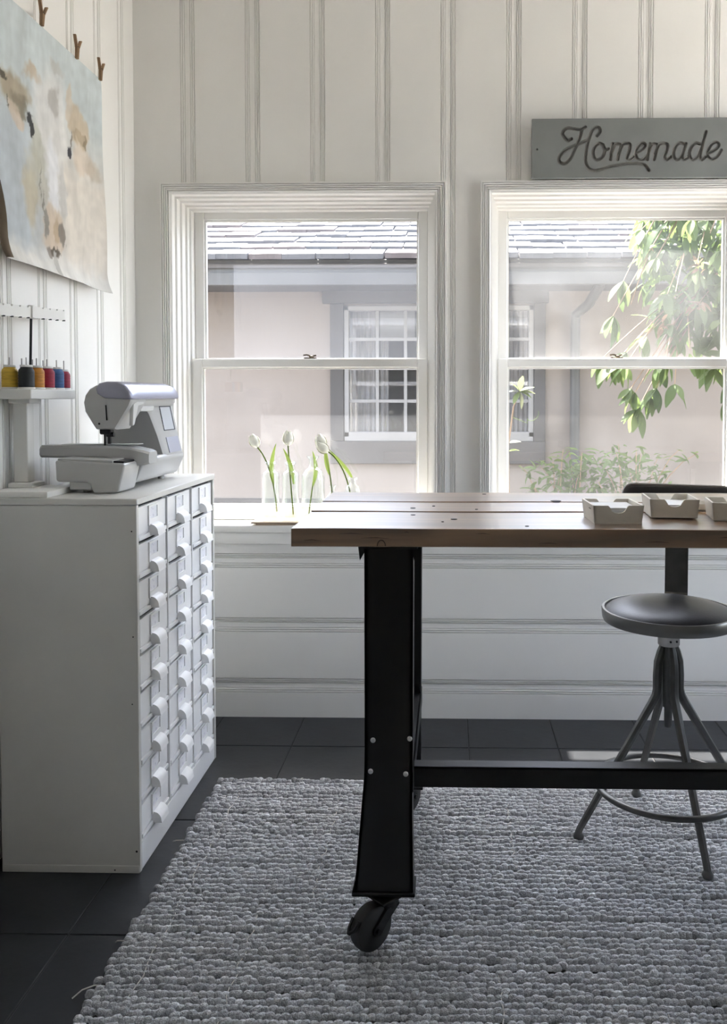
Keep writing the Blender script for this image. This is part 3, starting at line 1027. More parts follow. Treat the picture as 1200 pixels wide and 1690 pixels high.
# ---- industrial work table on casters
TZ = 0.925
TX0, TX1 = -0.336, 1.46
tab = thing('work_table', 'long plank work table on black steel legs with casters', 'table', (0.56, 2.08, 0))
for y0, y1, ph, zo in ((1.760, 2.0145, 0.0, 0.0), (2.0160, 2.1880, 0.9, 0.0024), (2.1893, 2.393, 1.7, 0.0046)):
    n = 26
    secs = []
    for i in range(n + 1):
        x = TX0 + (TX1 - TX0) * i / n
        wv = 0.0012 * math.sin(i * 1.3 + ph) + 0.0008 * math.sin(i * 2.9 + ph * 2)
        r_ = 0.002
        ya, yb, za, zb = y0 + max(wv, -0.0005), y1 - max(0.0012 * math.sin(i * 0.9 + ph * 3), 0), 0.8865, TZ + zo + 0.0005 * math.sin(i * 0.8 + ph)
        secs.append([(x, ya, za + r_), (x, ya, zb - r_), (x, ya + 0.0006, zb - 0.0006), (x, ya + r_, zb), (x, yb - r_, zb), (x, yb, zb - 0.001), (x, yb, za), (x, ya + r_, za)])
    pl = B().loft(secs).build('plank', 'table_wood', tab, smooth=12)
    spots = {0.0: ((0.05 - 0.14, 1.965, 0.008), (0.005, 1.90, 0.010), (0.16, 1.80, 0.006), (-0.02, 1.86, 0.004)), 0.9: ((-0.095, 2.07, 0.009), (-0.045, 2.11, 0.005), (0.06, 2.05, 0.005)), 1.7: ((0.09, 2.35, 0.008), (0.27, 2.2, 0.02))}[ph]
    for (kx, ky, kr) in spots:
        kr *= 0.6
        B().lathe([(0.0, TZ - 0.004), (kr * 1.2, TZ - 0.003), (kr * 1.2, TZ + 0.0009), (0.0, TZ + 0.0010)], (kx, ky, zo), 10).build('nail_hole', 'knot_dark', pl)
# knot in the front edge over the leg
B().tube([(-0.147 + 0.0085 * math.cos(R(a_)), 1.7597, 0.8885 + 0.0125 * math.sin(R(a_))) for a_ in range(0, 181, 20)], 0.0012, 6).build('knot', 'knot_brown', tab.children[0])
for (kx, kz, kl) in ((-0.31, 0.900, 0.035), (-0.235, 0.914, 0.05), (-0.10, 0.9175, 0.012), (-0.19, 0.905, 0.06), (0.40, 0.8985, 0.05), (0.55, 0.908, 0.035), (0.18, 0.895, 0.045), (0.05, 0.915, 0.03)):
    B().tube([(kx, 1.7598, kz), (kx + kl * 0.5, 1.7596, kz + 0.0012), (kx + kl, 1.7598, kz - 0.0006)], 0.0006, 5, radii=[0.0002, 0.0007, 0.0002]).build('grain_crack', 'knot_brown', tab.children[0])

def leg_shape(flip):
    P = [(-0.187, 0.880), (-0.187, 0.44), (-0.1885, 0.38), (-0.194, 0.318), (-0.210, 0.128), (-0.083, 0.128), (-0.085, 0.30), (-0.084, 0.42), (-0.082, 0.880)]
    return P

def table_leg(xc, ys, outer):
    """steel channel leg, flared at the foot; ys = y of outer face, outer = -1 faces camera"""
    P = [((x + 0.1345), z) for x, z in leg_shape(0)]
    b = B()
    y0, y1 = sorted((ys, ys - outer * 0.006))
    b.prism([(xc + x, z) for x, z in P], 'y', y0, y1)
    f0, f1 = sorted((ys, ys - outer * 0.060))
    L = P[:5]
    Rr = list(reversed(P[5:]))
    b.prism([(xc + x, z) for x, z in L] + [(xc + x + 0.006, z) for x, z in reversed(L)], 'y', f0, f1)
    b.prism([(xc + x, z) for x, z in Rr] + [(xc + x - 0.006, z) for x, z in reversed(Rr)], 'y', f0, f1)
    lg = b.build('leg', 'black_steel', tab, smooth=25)
    ft = B().box(xc - 0.081, xc + 0.056, f0 - 0.006, f1 + 0.006, 0.120, 0.129, 0.002, 1)
    ft.prism([(xc - 0.081, 0.129), (xc - 0.070, 0.129), (xc - 0.074, 0.155)], 'y', f0, f1)
    ft.build('foot_plate', 'black_steel', lg)
    tp = B().box(xc - 0.062, xc + 0.062, f0 - 0.004, f1 + 0.02, 0.876, 0.8862, 0.001, 1)
    tp.prism([(xc - 0.066, 0.884), (xc - 0.052, 0.884), (xc - 0.052, 0.868), (xc - 0.062, 0.850)], 'y', f0, f0 + 0.012)
    tp.prism([(xc + 0.062, 0.884), (xc + 0.048, 0.884), (xc + 0.054, 0.850)], 'y', f0, f0 + 0.012)
    tp.build('top_bracket', 'black_steel', lg)
    return lg

def bolt(x, y, z, outer, par):
    B().lathe([(0.0, 0.0), (0.0055, 0.0), (0.0058, outer * 0.002), (0.004, outer * 0.0045), (0.0, outer * 0.005)], (x, y, z), 10, 'y').build('bolt', 'bolt_steel', par)

def caster(xc, yc_, ang):
    """swivel caster: plate, forked bracket and wheel, rolling direction turned by ang"""
    M = Matrix.Translation((xc, yc_, 0)) @ Matrix.Rotation(ang, 4, 'Z')
    top = 0.1205
    c_ = B()
    c_.box(-0.036, 0.036, -0.030, 0.030, top - 0.006, top - 0.0003, 0.002, 1, m=M)
    h = B().lathe([(0.026, top - 0.022), (0.026, top - 0.006)], (0, 0, 0), 16).bm
    h.transform(M); c_._merge(h)
    for s in (-1, 1):
        c_.prism([(-0.016, top - 0.018), (0.020, top - 0.018), (0.056, 0.070), (0.054, 0.056), (0.038, 0.054), (0.020, 0.074)], 'y', s * 0.0225 - 0.002, s * 0.0225 + 0.002, m=M)
    h = B().tube([(0.045, -0.029, 0.066), (0.045, 0.029, 0.066)], 0.006, 8).bm
    h.transform(M); c_._merge(h)
    for s in (-1, 1):
        h = B().tube([(0.085, s * 0.010, 0.098), (0.098, s * 0.008, 0.082), (0.106, 0, 0.076)], 0.004, 6).bm
        h.transform(M); c_._merge(h)
    co = c_.build('caster', 'black_steel', tab)
    w = B().lathe([(0.010, -0.019), (0.038, -0.019), (0.046, -0.014), (0.0485, -0.006), (0.0485, 0.006), (0.046, 0.014), (0.038, 0.019), (0.010, 0.019)], (0.045, 0, 0.0660), 30, 'y').bm
    w.transform(M)
    bw = B(); bw._merge(w)
    bw.build('wheel', 'rubber_black', co)

for xc in (-0.1345, 1.26):
    lf = table_leg(xc, 1.800, -1)
    lr = table_leg(xc, 2.360, 1)
    for (bx_, bz_) in ((-0.0345, 0.462), (-0.040, 0.394), (0.036, 0.389), (0.0445, 0.466)):
        bolt(xc + bx_, 1.800, bz_, -1, lf)
        bolt(xc + bx_, 2.360, bz_, 1, lr)
    # end frame rails between front and rear leg
    er = B().box(xc + 0.026, xc + 0.052, 1.806, 2.354, 0.384, 0.389, 0.001, 1)
    er.box(xc + 0.047, xc + 0.052, 1.806, 2.354, 0.345, 0.389, 0.001, 1)
    er.build('end_rail', 'black_steel', tab)
    B().box(xc - 0.04, xc + 0.04, 1.86, 2.30, 0.862, 0.8862, 0.002, 1).build('end_rail', 'black_steel', tab)
    caster(xc - 0.006, 1.812, R(-135) if xc < 0 else R(-70))
    caster(xc - 0.012, 2.345, R(60))
st_ = B().box(-0.088, 1.26 - 0.05, 1.838, 1.876, 0.382, 0.387, 0.001, 1)
st_.box(-0.088, 1.26 - 0.05, 1.838, 1.843, 0.342, 0.387, 0.001, 1)
st_.build('stretcher', 'black_steel', tab)
B().box(-0.10, 1.24, 2.30, 2.335, 0.845, 0.8862, 0.001, 1).build('stretcher', 'black_steel', tab)

# ---- swivel stool with a backrest
SX, SY = 0.585, 2.28
stool = thing('swivel_stool', 'steel swivel stool with round black vinyl seat and padded backrest', 'stool', (SX, SY, 0.017))
B().lathe([(0.0, 0.6200), (0.168, 0.6200), (0.1695, 0.6250), (0.160, 0.6320), (0.135, 0.6410), (0.10, 0.6465), (0.06, 0.6495), (0.0, 0.6505)], (SX, SY, 0), 56).build('seat', 'black_vinyl', stool, smooth=60)
rim = B().lathe([(0.0, 0.5950), (0.160, 0.5950), (0.174, 0.5980), (0.177, 0.6050), (0.179, 0.6270), (0.177, 0.6305), (0.171, 0.6305), (0.169, 0.6215), (0.0, 0.6215)], (SX, SY, 0), 56).build('seat_rim', 'stool_rim', stool, smooth=50)
col_ = B().lathe([(0.0, 0.5325), (0.027, 0.5325), (0.029, 0.535), (0.029, 0.589), (0.027, 0.5945), (0.0, 0.5945)], (SX, SY, 0), 24).build('collar', 'stool_collar', stool)
for a in (R(-95), R(-60)):
    B().lathe([(0.0, 0), (0.003, 0), (0.003, 0.003), (0.0, 0.003)], (SX + 0.029 * math.cos(a), SY + 0.029 * math.sin(a) - 0.002, 0.548), 8, 'y').build('set_screw', 'dark_metal', col_)
B().lathe([(0.0, 0.365), (0.016, 0.365), (0.017, 0.38), (0.017, 0.5325), (0.0, 0.5325)], (SX, SY, 0), 16).build('spindle_tube', 'stool_steel', stool)
B().lathe([(0.0, 0.310), (0.010, 0.310), (0.011, 0.315), (0.011, 0.366), (0.0, 0.366)], (SX, SY, 0), 12).build('spindle', 'stool_steel', stool)
FEET = ((0.3405, 2.246), (0.630, 2.066), (0.548, 2.493), (0.836, 2.314))
for fx, fy in FEET:
    d = Vector((fx - SX, fy - SY, 0))
    Rr = d.length
    d.normalize()
    def P(r, z):
        return (SX + d.x * r, SY + d.y * r, z)
    path = [P(0.016, 0.5320), P(0.021, 0.515), P(0.0285, 0.488), P(0.031, 0.45), P(0.031, 0.412), P(0.035, 0.395), P(0.045, 0.377), P(Rr - 0.004, 0.045), P(Rr, 0.034)]
    lg = B().tube(path, 0.012, 8, radii=[0.009, 0.012, 0.0125, 0.0125, 0.0125, 0.0125, 0.012, 0.0095, 0.0095]).build('leg', 'stool_steel', stool)
    B().lathe([(0.0, 0.017), (0.0125, 0.017), (0.0145, 0.021), (0.0145, 0.027), (0.010, 0.034), (0.007, 0.040), (0.0, 0.040)], (fx, fy, 0), 14).build('foot_glide', 'stool_steel', lg)
B().torus((SX, SY, 0.150), 0.190, 0.0085, 56, 8).build('foot_ring', 'stool_steel', stool, smooth=80)
# back post: flat bar from under the seat, bent upright
bx0, by0 = 0.672, 2.535
dv = Vector((bx0 - SX, by0 - SY, 0)); dv.normalize()
nv = Vector((-dv.y, dv.x, 0))
pc = [(0.05, 0.591), (0.19, 0.591), (0.225, 0.594), (0.245, 0.606), (0.256, 0.62), (0.268, 0.78), (0.272, 0.90)]
secs = []
for i, (r, z) in enumerate(pc):
    if i == 0: t2 = (pc[1][0] - r, pc[1][1] - z)
    elif i == len(pc) - 1: t2 = (r - pc[i - 1][0], z - pc[i - 1][1])
    else: t2 = (pc[i + 1][0] - pc[i - 1][0], pc[i + 1][1] - pc[i - 1][1])
    l = math.hypot(*t2)
    nr, nz_ = -t2[1] / l, t2[0] / l
    ring = []
    for (w, o_) in ((-0.033, -0.003), (0.033, -0.003), (0.033, 0.003), (-0.033, 0.003)):
        q = Vector((SX, SY, 0)) + dv * (r + nr * o_) + nv * w
        ring.append((q.x, q.y, z + nz_ * o_))
    secs.append(ring)
B().loft(secs).build('back_post', 'stool_steel', stool, smooth=30)
def rrect(w, h, r, n=6):
    pts = []
    for cx_, cz_, a0 in ((w - r, h - r, 0), (-w + r, h - r, 90), (-w + r, -h + r, 180), (w - r, -h + r, 270)):
        for i in range(n + 1):
            a = R(a0 + 90 * i / n)
            pts.append((cx_ + r * math.cos(a), cz_ + r * math.sin(a)))
    return pts
def backrest(y0s, grow, name, m):
    rings = []
    for off, sc in y0s:
        ring = []
        for u, v in rrect(0.1575 * 1 - sc, 0.083 - sc, 0.030):
            bend = 0.10 * u * u / 0.16
            q = Vector((SX, SY, 0)) + dv * (0.268 + off - bend) - nv * u
            ring.append((q.x, q.y, 0.858 + v))
        rings.append(ring)
    return B().loft(rings).build(name, m, stool, smooth=50)
backrest([(0.003, 0.006), (0.003, 0.001), (0.007, 0.0), (0.012, 0.001), (0.012, 0.006)], 0, 'backrest_shell', 'stool_rim')
br = backrest([(0.003, 0.002), (-0.006, 0.001), (-0.014, 0.004), (-0.019, 0.012), (-0.021, 0.03)], 0, 'backrest_pad', 'black_vinyl')
pipe = []
for u, v in rrect(0.1555, 0.081, 0.030):
    q = Vector((SX, SY, 0)) + dv * (0.268 - 0.010 - 0.10 * u * u / 0.16) - nv * u
    pipe.append((q.x, q.y, 0.858 + v))
pipe.append(pipe[0])
B().tube(pipe, 0.0035, 6).build('piping', 'stool_rim', br)

# ---- small open boxes on the table
def card_box(label, x0, y0, w, d, h, rot, fill, wear, dz=0.0):
    t = thing('card_box', label, 'box', (x0, y0, TZ + 0.0008 + dz), group='small cream boxes on the work table')
    t.rotation_euler = (0, 0, rot)
    tp, th = 0.004, 0.0045
    def wall_xz(y, ysign, notch):
        # front / back wall as polygon in x,z with an arched notch
        wb, wt = w / 2 - tp, w / 2
        P = [(-wb, 0), (wb, 0), (wt, h)]
        if notch:
            nw, nd = 0.0195, 0.0155
            P += [(nw + 0.003, h), (nw, h - 0.003)]
            for i in range(7):
                a = R(-i * 30)
                P.append((nw * 0.82 * math.cos(a), h - nd * 0.55 + nd * 0.55 * math.sin(a)))
            P += [(-nw, h - 0.003), (-nw - 0.003, h)]
        P += [(-wt, h)]
        return P
    body = B()
    body.box(-w / 2 + tp, w / 2 - tp, 0.002, d - 0.002, 0.0, 0.004)
    for yb, sg in ((0.0, 1), (d, -1)):
        P = wall_xz(yb, sg, True)
        def mp(x, z, k):
            yy = yb + sg * (tp * (1 - z / h)) + sg * k
            return (x, yy, z)
        body.loft([[mp(x, z, 0.0) for x, z in P], [mp(x, z, th) for x, z in P]])
    for sx_ in (-1, 1):
        P = [(tp, 0.0), (d - tp, 0.0), (d, h), (0.0, h)]
        body.loft([[(sx_ * (w / 2 - tp * (1 - z / h)), y, z) for y, z in P], [(sx_ * (w / 2 - tp * (1 - z / h) - th), y, z) for y, z in P]])
    body.build('box_body', 'box_cream', t, local=True, smooth=30)
    if wear:
        B().box(-w / 2 + 0.0005, -w / 2 + 0.0025, 0.03, 0.05, h * 0.72, h * 0.76).build('crack', 'knot_dark', t, local=True, smooth=0)
    for i in range(fill):
        rr = random.uniform(-0.03, 0.03)
        M = Matrix.Rotation(rr, 4, 'Z')
        M.translation = (0, d / 2, 0)
        B().box(-w / 2 + th + 0.007, w / 2 - th - 0.007, -d / 2 + th + 0.008, d / 2 - th - 0.008, 0.0042 + i * 0.006, 0.0098 + i * 0.006, m=M).build('paper_stack', 'paper' if i else 'dark_felt', t, local=True, smooth=0)
    return t
card_box('cream box full of loose papers, leftmost of the boxes on the table', 0.3590, 1.826, 0.110, 0.128, 0.0405, R(2), 5, True)
card_box('cream box with a notched front and paper slips, second along the table', 0.5010, 1.911, 0.110, 0.125, 0.0415, R(-4), 4, False, 0.0022)
card_box('empty cream box with flared sides at the right edge of the photo', 0.640, 1.876, 0.128, 0.115, 0.040, R(-8), 1, False)
# shallow dish half hidden behind the last box
dish = B()
dish.lathe([(0.0, 0.0), (0.020, 0.0), (0.026, 0.004), (0.033, 0.016), (0.035, 0.017), (0.0345, 0.014), (0.028, 0.005), (0.0, 0.004)], (0.6, 2.055, TZ + 0.0034), 28)
tag(dish.build('dish', 'box_cream'), 'small shallow cream dish behind the rightmost box', 'dish')

# ---- embroidery sewing machine on the cabinet
mz = CZ
mach = thing('sewing_machine', 'white and silver sewing machine with an embroidery arm on the card cabinet', 'sewing machine', (-0.94, 2.42, CZ))
# machine bed
bed = B()
bed.prism([(-1.045, 0.962), (-0.873, 0.962), (-0.866, 0.968), (-0.846, 1.018), (-0.852, 1.030), (-1.045, 1.030)], 'y', 2.305, 2.665, 0.006, 2)
bed.build('bed', 'machine_white', mach)
for fx, fy in ((-0.90, 2.24), (-0.975, 2.24), (-0.90, 2.60), (-1.00, 2.60)):
    B().lathe([(0.0, 0.0), (0.010, 0.0), (0.010, 0.016), (0.0, 0.016)], (fx, fy, mz), 12).build('foot', 'machine_white', mach)
# embroidery unit on the near end
eu = B()
eu.prism([(-1.033, 0.981), (-1.026, 0.9775), (-0.952, 0.9775), (-0.943, 0.972), (-0.936, 0.951), (-0.930, 0.949), (-0.876, 0.949), (-0.868, 0.953), (-0.852, 1.018), (-0.853, 1.026), (-1.035, 1.034)], 'y', 2.185, 2.300, 0.005, 3)
eu.build('embroidery_unit', 'machine_white', mach)
B().box(-1.005, -0.945, 2.2, 2.30, 0.955, 0.978, 0.003, 1).build('unit_underside', 'machine_shade', mach)
B().prism([(-0.990, 1.026), (-0.858, 1.021), (-0.858, 1.0315), (-0.990, 1.0365)], 'y', 2.196, 2.345, 0.001, 1).build('unit_slot', 'dark_metal', mach)
B().prism([(-1.030, 1.031), (-0.885, 1.027), (-0.885, 1.0345), (-1.030, 1.0385)], 'y', 2.190, 2.350, 0.001, 1).build('unit_lid', 'machine_white', mach)
# carriage arm lying across the bed
car = B()
def arm_ring(x, y0, y1, z0, z1):
    r = 0.006
    return [(x, y0 + r, z0), (x, y1 - r, z0), (x, y1, z0 + r), (x, y1, z1 - r), (x, y1 - r, z1), (x, y0 + r, z1), (x, y0, z1 - r), (x, y0, z0 + r)]
car.loft([arm_ring(-1.128, 2.292, 2.345, 1.036, 1.063), arm_ring(-1.121, 2.285, 2.352, 1.034, 1.068), arm_ring(-0.935, 2.270, 2.352, 1.032, 1.0675), arm_ring(-0.905, 2.268, 2.352, 1.024, 1.067), arm_ring(-0.870, 2.268, 2.352, 1.0125, 1.063),
          arm_ring(-0.835, 2.272, 2.350, 1.0145, 1.055), arm_ring(-0.822, 2.280, 2.345, 1.018, 1.050)])
car.build('carriage_arm', 'machine_white', mach, smooth=35)
B().box(-1.07, -0.86, 2.30, 2.344, 1.069, 1.0705, 0.0005, 1).build('carriage_slot', 'machine_shade', mach)
# column
clm = B()
clm.loft([[(-1.03, 2.50, 1.026), (-0.858, 2.50, 1.026), (-0.850, 2.515, 1.026), (-0.850, 2.655, 1.026), (-1.03, 2.655, 1.026)],
          [(-1.03, 2.485, 1.09), (-0.872, 2.485, 1.09), (-0.865, 2.50, 1.09), (-0.865, 2.655, 1.09), (-1.03, 2.655, 1.09)],
          [(-1.03, 2.455, 1.15), (-0.884, 2.455, 1.15), (-0.878, 2.47, 1.15), (-0.878, 2.655, 1.15), (-1.03, 2.655, 1.15)],
          [(-1.03, 2.40, 1.190), (-0.890, 2.40, 1.190), (-0.885, 2.41, 1.190), (-0.885, 2.655, 1.190), (-1.03, 2.655, 1.190)]])
clm.build('column', 'machine_white', mach, smooth=30)
def sidepanel(y0, y1, z0, z1, name, m, out):
    def X(z):
        zz = [(1.026, -0.850), (1.09, -0.865), (1.15, -0.878), (1.19, -0.885)]
        for (a, xa), (b, xb) in zip(zz, zz[1:]):
            if z <= b:
                return xa + (xb - xa) * (z - a) / (b - a)
        return zz[-1][1]
    P = [(y0, z0), (y1, z0), (y1, z1), (y0, z1)]
    B().loft([[(X(z) - 0.004, y, z) for y, z in P], [(X(z) + out, y, z) for y, z in P]]).build(name, m, mach, smooth=0)
sidepanel(2.535, 2.635, 1.098, 1.172, 'screen_bezel', 'screen_dark', 0.0015)
sidepanel(2.535, 2.622, 1.101, 1.169, 'screen', 'screen_panel', 0.0025)
sidepanel(2.535, 2.64, 1.032, 1.078, 'control_pad', 'machine_grey', 0.002)
# head and arm: end profile in X Z, the arm keeps the upper part only
head_prof = [(-0.955, 1.112), (-0.962, 1.122), (-0.985, 1.160), (-0.989, 1.185), (-0.984, 1.205), (-0.972, 1.222), (-0.955, 1.232), (-0.925, 1.238), (-0.895, 1.2375), (-0.872, 1.226), (-0.860, 1.210), (-0.856, 1.192), (-0.862, 1.176), (-0.902, 1.112)]
hd = B()
ctr = (-0.922, 1.175)
def ringat(prof, y, s):
    return [(ctr[0] + (x - ctr[0]) * s, y, ctr[1] + (z - ctr[1]) * s) for x, z in prof]
hd.loft([ringat(head_prof, 2.252, 0.93), ringat(head_prof, 2.256, 0.975), ringat(head_prof, 2.266, 1.0), ringat(head_prof, 2.352, 1.0), ringat(head_prof, 2.358, 0.98)])
ho = hd.build('head', 'machine_white', mach, smooth=45)
arm_prof = [(-0.985, 1.178), (-0.989, 1.185), (-0.984, 1.205), (-0.972, 1.222), (-0.955, 1.232), (-0.925, 1.238), (-0.895, 1.2375), (-0.874, 1.226), (-0.866, 1.210), (-0.866, 1.182), (-0.875, 1.172), (-0.975, 1.172)]
am = B()
c2 = (-0.925, 1.2)
def ring2(y, s):
    return [(c2[0] + (x - c2[0]) * s, y, c2[1] + (z - c2[1]) * s) for x, z in arm_prof]
am.loft([ring2(2.35, 0.99), ring2(2.62, 0.985), ring2(2.645, 0.95), ring2(2.658, 0.87)])
am.build('arm', 'machine_white', mach, smooth=45)
# silver top cover wrapping over head and arm
cov_prof = [(-0.945, 1.2365), (-0.925, 1.2415), (-0.895, 1.2410), (-0.872, 1.2300), (-0.858, 1.2120), (-0.8545, 1.1960), (-0.8575, 1.1930), (-0.930, 1.1960), (-0.950, 1.2080), (-0.954, 1.222)]
cv = B()
c3 = (-0.905, 1.217)
def ring3(y, s):
    return [(c3[0] + (x - c3[0]) * s, y, c3[1] + (z - c3[1]) * s) for x, z in cov_prof]
cv.loft([ring3(2.247, 0.86), ring3(2.2495, 0.95), ring3(2.256, 0.995), ring3(2.268, 1.015), ring3(2.30, 1.02), ring3(2.60, 0.985), ring3(2.64, 0.95), ring3(2.660, 0.85)])
cv.build('top_cover', 'machine_silver', mach, smooth=50)
B().box(-0.9265, -0.9235, 2.2500, 2.253, 1.137, 1.178, m=Matrix.Translation((-0.925, 0, 1.157)) @ Matrix.Rotation(R(-3), 4, 'Y') @ Matrix.Translation((0.925, 0, -1.157))).build('thread_slot', 'gap_dark', mach)
B().lathe([(0.0, 2.2515), (0.003, 2.2515), (0.003, 2.254), (0.0, 2.254)], (-0.945, 0, 1.128), 10, 'y').build('screw', 'dark_metal', mach)
lv = B()
lv.prism([(2.27, 1.18), (2.30, 1.188), (2.345, 1.188), (2.345, 1.180), (2.305, 1.176), (2.275, 1.125), (2.262, 1.122)], 'x', -0.868, -0.858, 0.001, 1)
lv.build('threading_guard', 'machine_shade', ho)
B().prism([(2.36, 1.158), (2.46, 1.158), (2.47, 1.174), (2.355, 1.174)], 'x', -0.955, -0.872, 0.003, 1).build('light_shade', 'machine_shade', mach)
nd = B()
nd.box(-0.955, -0.925, 2.275, 2.305, 1.098, 1.114, 0.003, 1)
nd.box(-0.937, -0.929, 2.286, 2.294, 1.072, 1.10, 0.001, 1)
nd.tube([(-0.946, 2.29, 1.10), (-0.946, 2.29, 1.050)], 0.0028, 8)
nd.lathe([(0.0, -0.938), (0.007, -0.938), (0.007, -0.918), (0.0, -0.918)], (0, 2.285, 1.098), 10, 'x')
nd.build('needle_clamp', 'dark_metal', mach)

# ---- thread stand beside the machine, along the wall
std = thing('thread_stand', 'white thread stand with spool shelf and notched guide bar beside the sewing machine', 'thread stand', (-1.12, 2.22, CZ))
SHT = 1.2205
B().box(-1.160, -1.010, 2.090, 2.262, CZ, CZ + 0.016, 0.003, 2).build('base', 'stand_plastic', std)
B().box(-1.158, -1.094, 2.180, 2.252, CZ + 0.0155, CZ + 0.028, 0.002, 1).build('post_socket', 'stand_plastic', std)
B().box(-1.151, -1.1125, 2.198, 2.234, CZ + 0.028, 1.1935, 0.002, 1).build('post', 'stand_plastic', std)
sh = B()
sh.box(-1.166, -1.074, 2.143, 2.400, 1.194, SHT, 0.002, 1)
sh.box(-1.156, -1.100, 2.185, 2.245, 1.183, 1.1945, 0.001, 1)
sh.build('spool_shelf', 'stand_plastic', std)
B().tube([(-1.128, 2.246, SHT - 0.01), (-1.120, 2.242, 1.425)], 0.0035, 8).build('rod', 'dark_metal', std)
# notched guide bar
M_bar = Matrix.Translation((-1.117, 2.24, 1.4245)) @ Matrix.Rotation(R(3), 4, 'X')
pts = []
half, nn = 0.185, 9
zt, zb_ = 0.0155, -0.0145
top = []
step = 2 * half / nn
for i in range(nn):
    a = -half + step * i
    top += [(a, zt), (a + step * 0.72, zt), (a + step * 0.80, zt - 0.004), (a + step * 0.92, zt - 0.004)]
top.append((half, zt))
B().prism([(-half, zb_)] + top + [(half, zb_)], 'x', -0.003, 0.003, m=M_bar).build('guide_bar', 'stand_plastic', std, smooth=0)
for i in range(nn + 1):
    a = -half + step * (i - 0.15)
    if abs(a) > half - 0.004:
        a = math.copysign(half - 0.006, a)
    h = B().lathe([(0.0, zb_ - 0.0022), (0.0045, zb_ - 0.0022), (0.0045, zb_ + 0.001), (0.0, zb_ + 0.001)], (0.0025, a, 0), 8)
    h.bm.transform(M_bar)
    h.build('thread_eye', 'dark_metal', std)
B().box(-1.124, -1.1095, 2.228, 2.256, 1.408, 1.443, 0.002, 1).build('bar_clip', 'stand_plastic', std)
PINS = [(-1.100, 2.172), (-1.100, 2.226), (-1.100, 2.284), (-1.100, 2.340), (-1.098, 2.380), (-1.1425, 2.170), (-1.1425, 2.232), (-1.1425, 2.290), (-1.1425, 2.350)]
for x, y in PINS:
    B().tube([(x, y, SHT - 0.004), (x, y, 1.302)], 0.0016, 6).build('spool_pin', 'pin_metal', std)
def spool(label, color, x, y, s=1.0):
    t = thing('thread_spool', label, 'thread spool', (x, y, SHT), group='spools on the thread stand')
    r = 0.0205 * s
    B().lathe([(0.0022, 0.0), (r * 1.0, 0.0), (r * 1.05, 0.002), (r * 1.0, 0.0045), (0.0022, 0.0045)], (0, 0, 0), 20).build('spool_base', 'stand_plastic', t, local=True)
    h = 0.062 * (1 - (1 - s) * 0.6)
    prof = [(0.0022, 0.0045), (r * 0.90, 0.0045)]
    nn_ = 14
    for i in range(nn_ + 1):
        u = i / nn_
        z = 0.006 + (h - 0.012) * u
        rr = r * (0.94 if i % 2 else 0.965)
        if u > 0.82:
            rr *= 1 - (u - 0.82) * 1.6
        prof.append((rr, z))
    prof.append((0.0022, h - 0.005))
    B().lathe(prof, (0, 0, 0), 20).build('thread', 'thread_' + color, t, local=True, smooth=60)
    B().lathe([(0.0022, h - 0.0055), (r * 0.74, h - 0.0055), (r * 0.76, h - 0.003), (r * 0.74, h), (0.0022, h)], (0, 0, 0), 20).build('spool_cap', 'stand_plastic', t, local=True)
spool('mustard yellow thread spool at the left edge of the shelf', 'yellow', -1.1425, 2.170)
spool('black thread spool, biggest in view on the shelf', 'black', -1.100, 2.172)
spool('orange thread spool between the black and red spools', 'orange', -1.100, 2.226)
spool('red thread spool between the orange and blue spools', 'red', -1.100, 2.284)
spool('blue thread spool, the only blue one', 'blue', -1.100, 2.340)
spool('dark crimson thread spool at the far end past the blue one', 'crimson', -1.098, 2.380, 0.86)

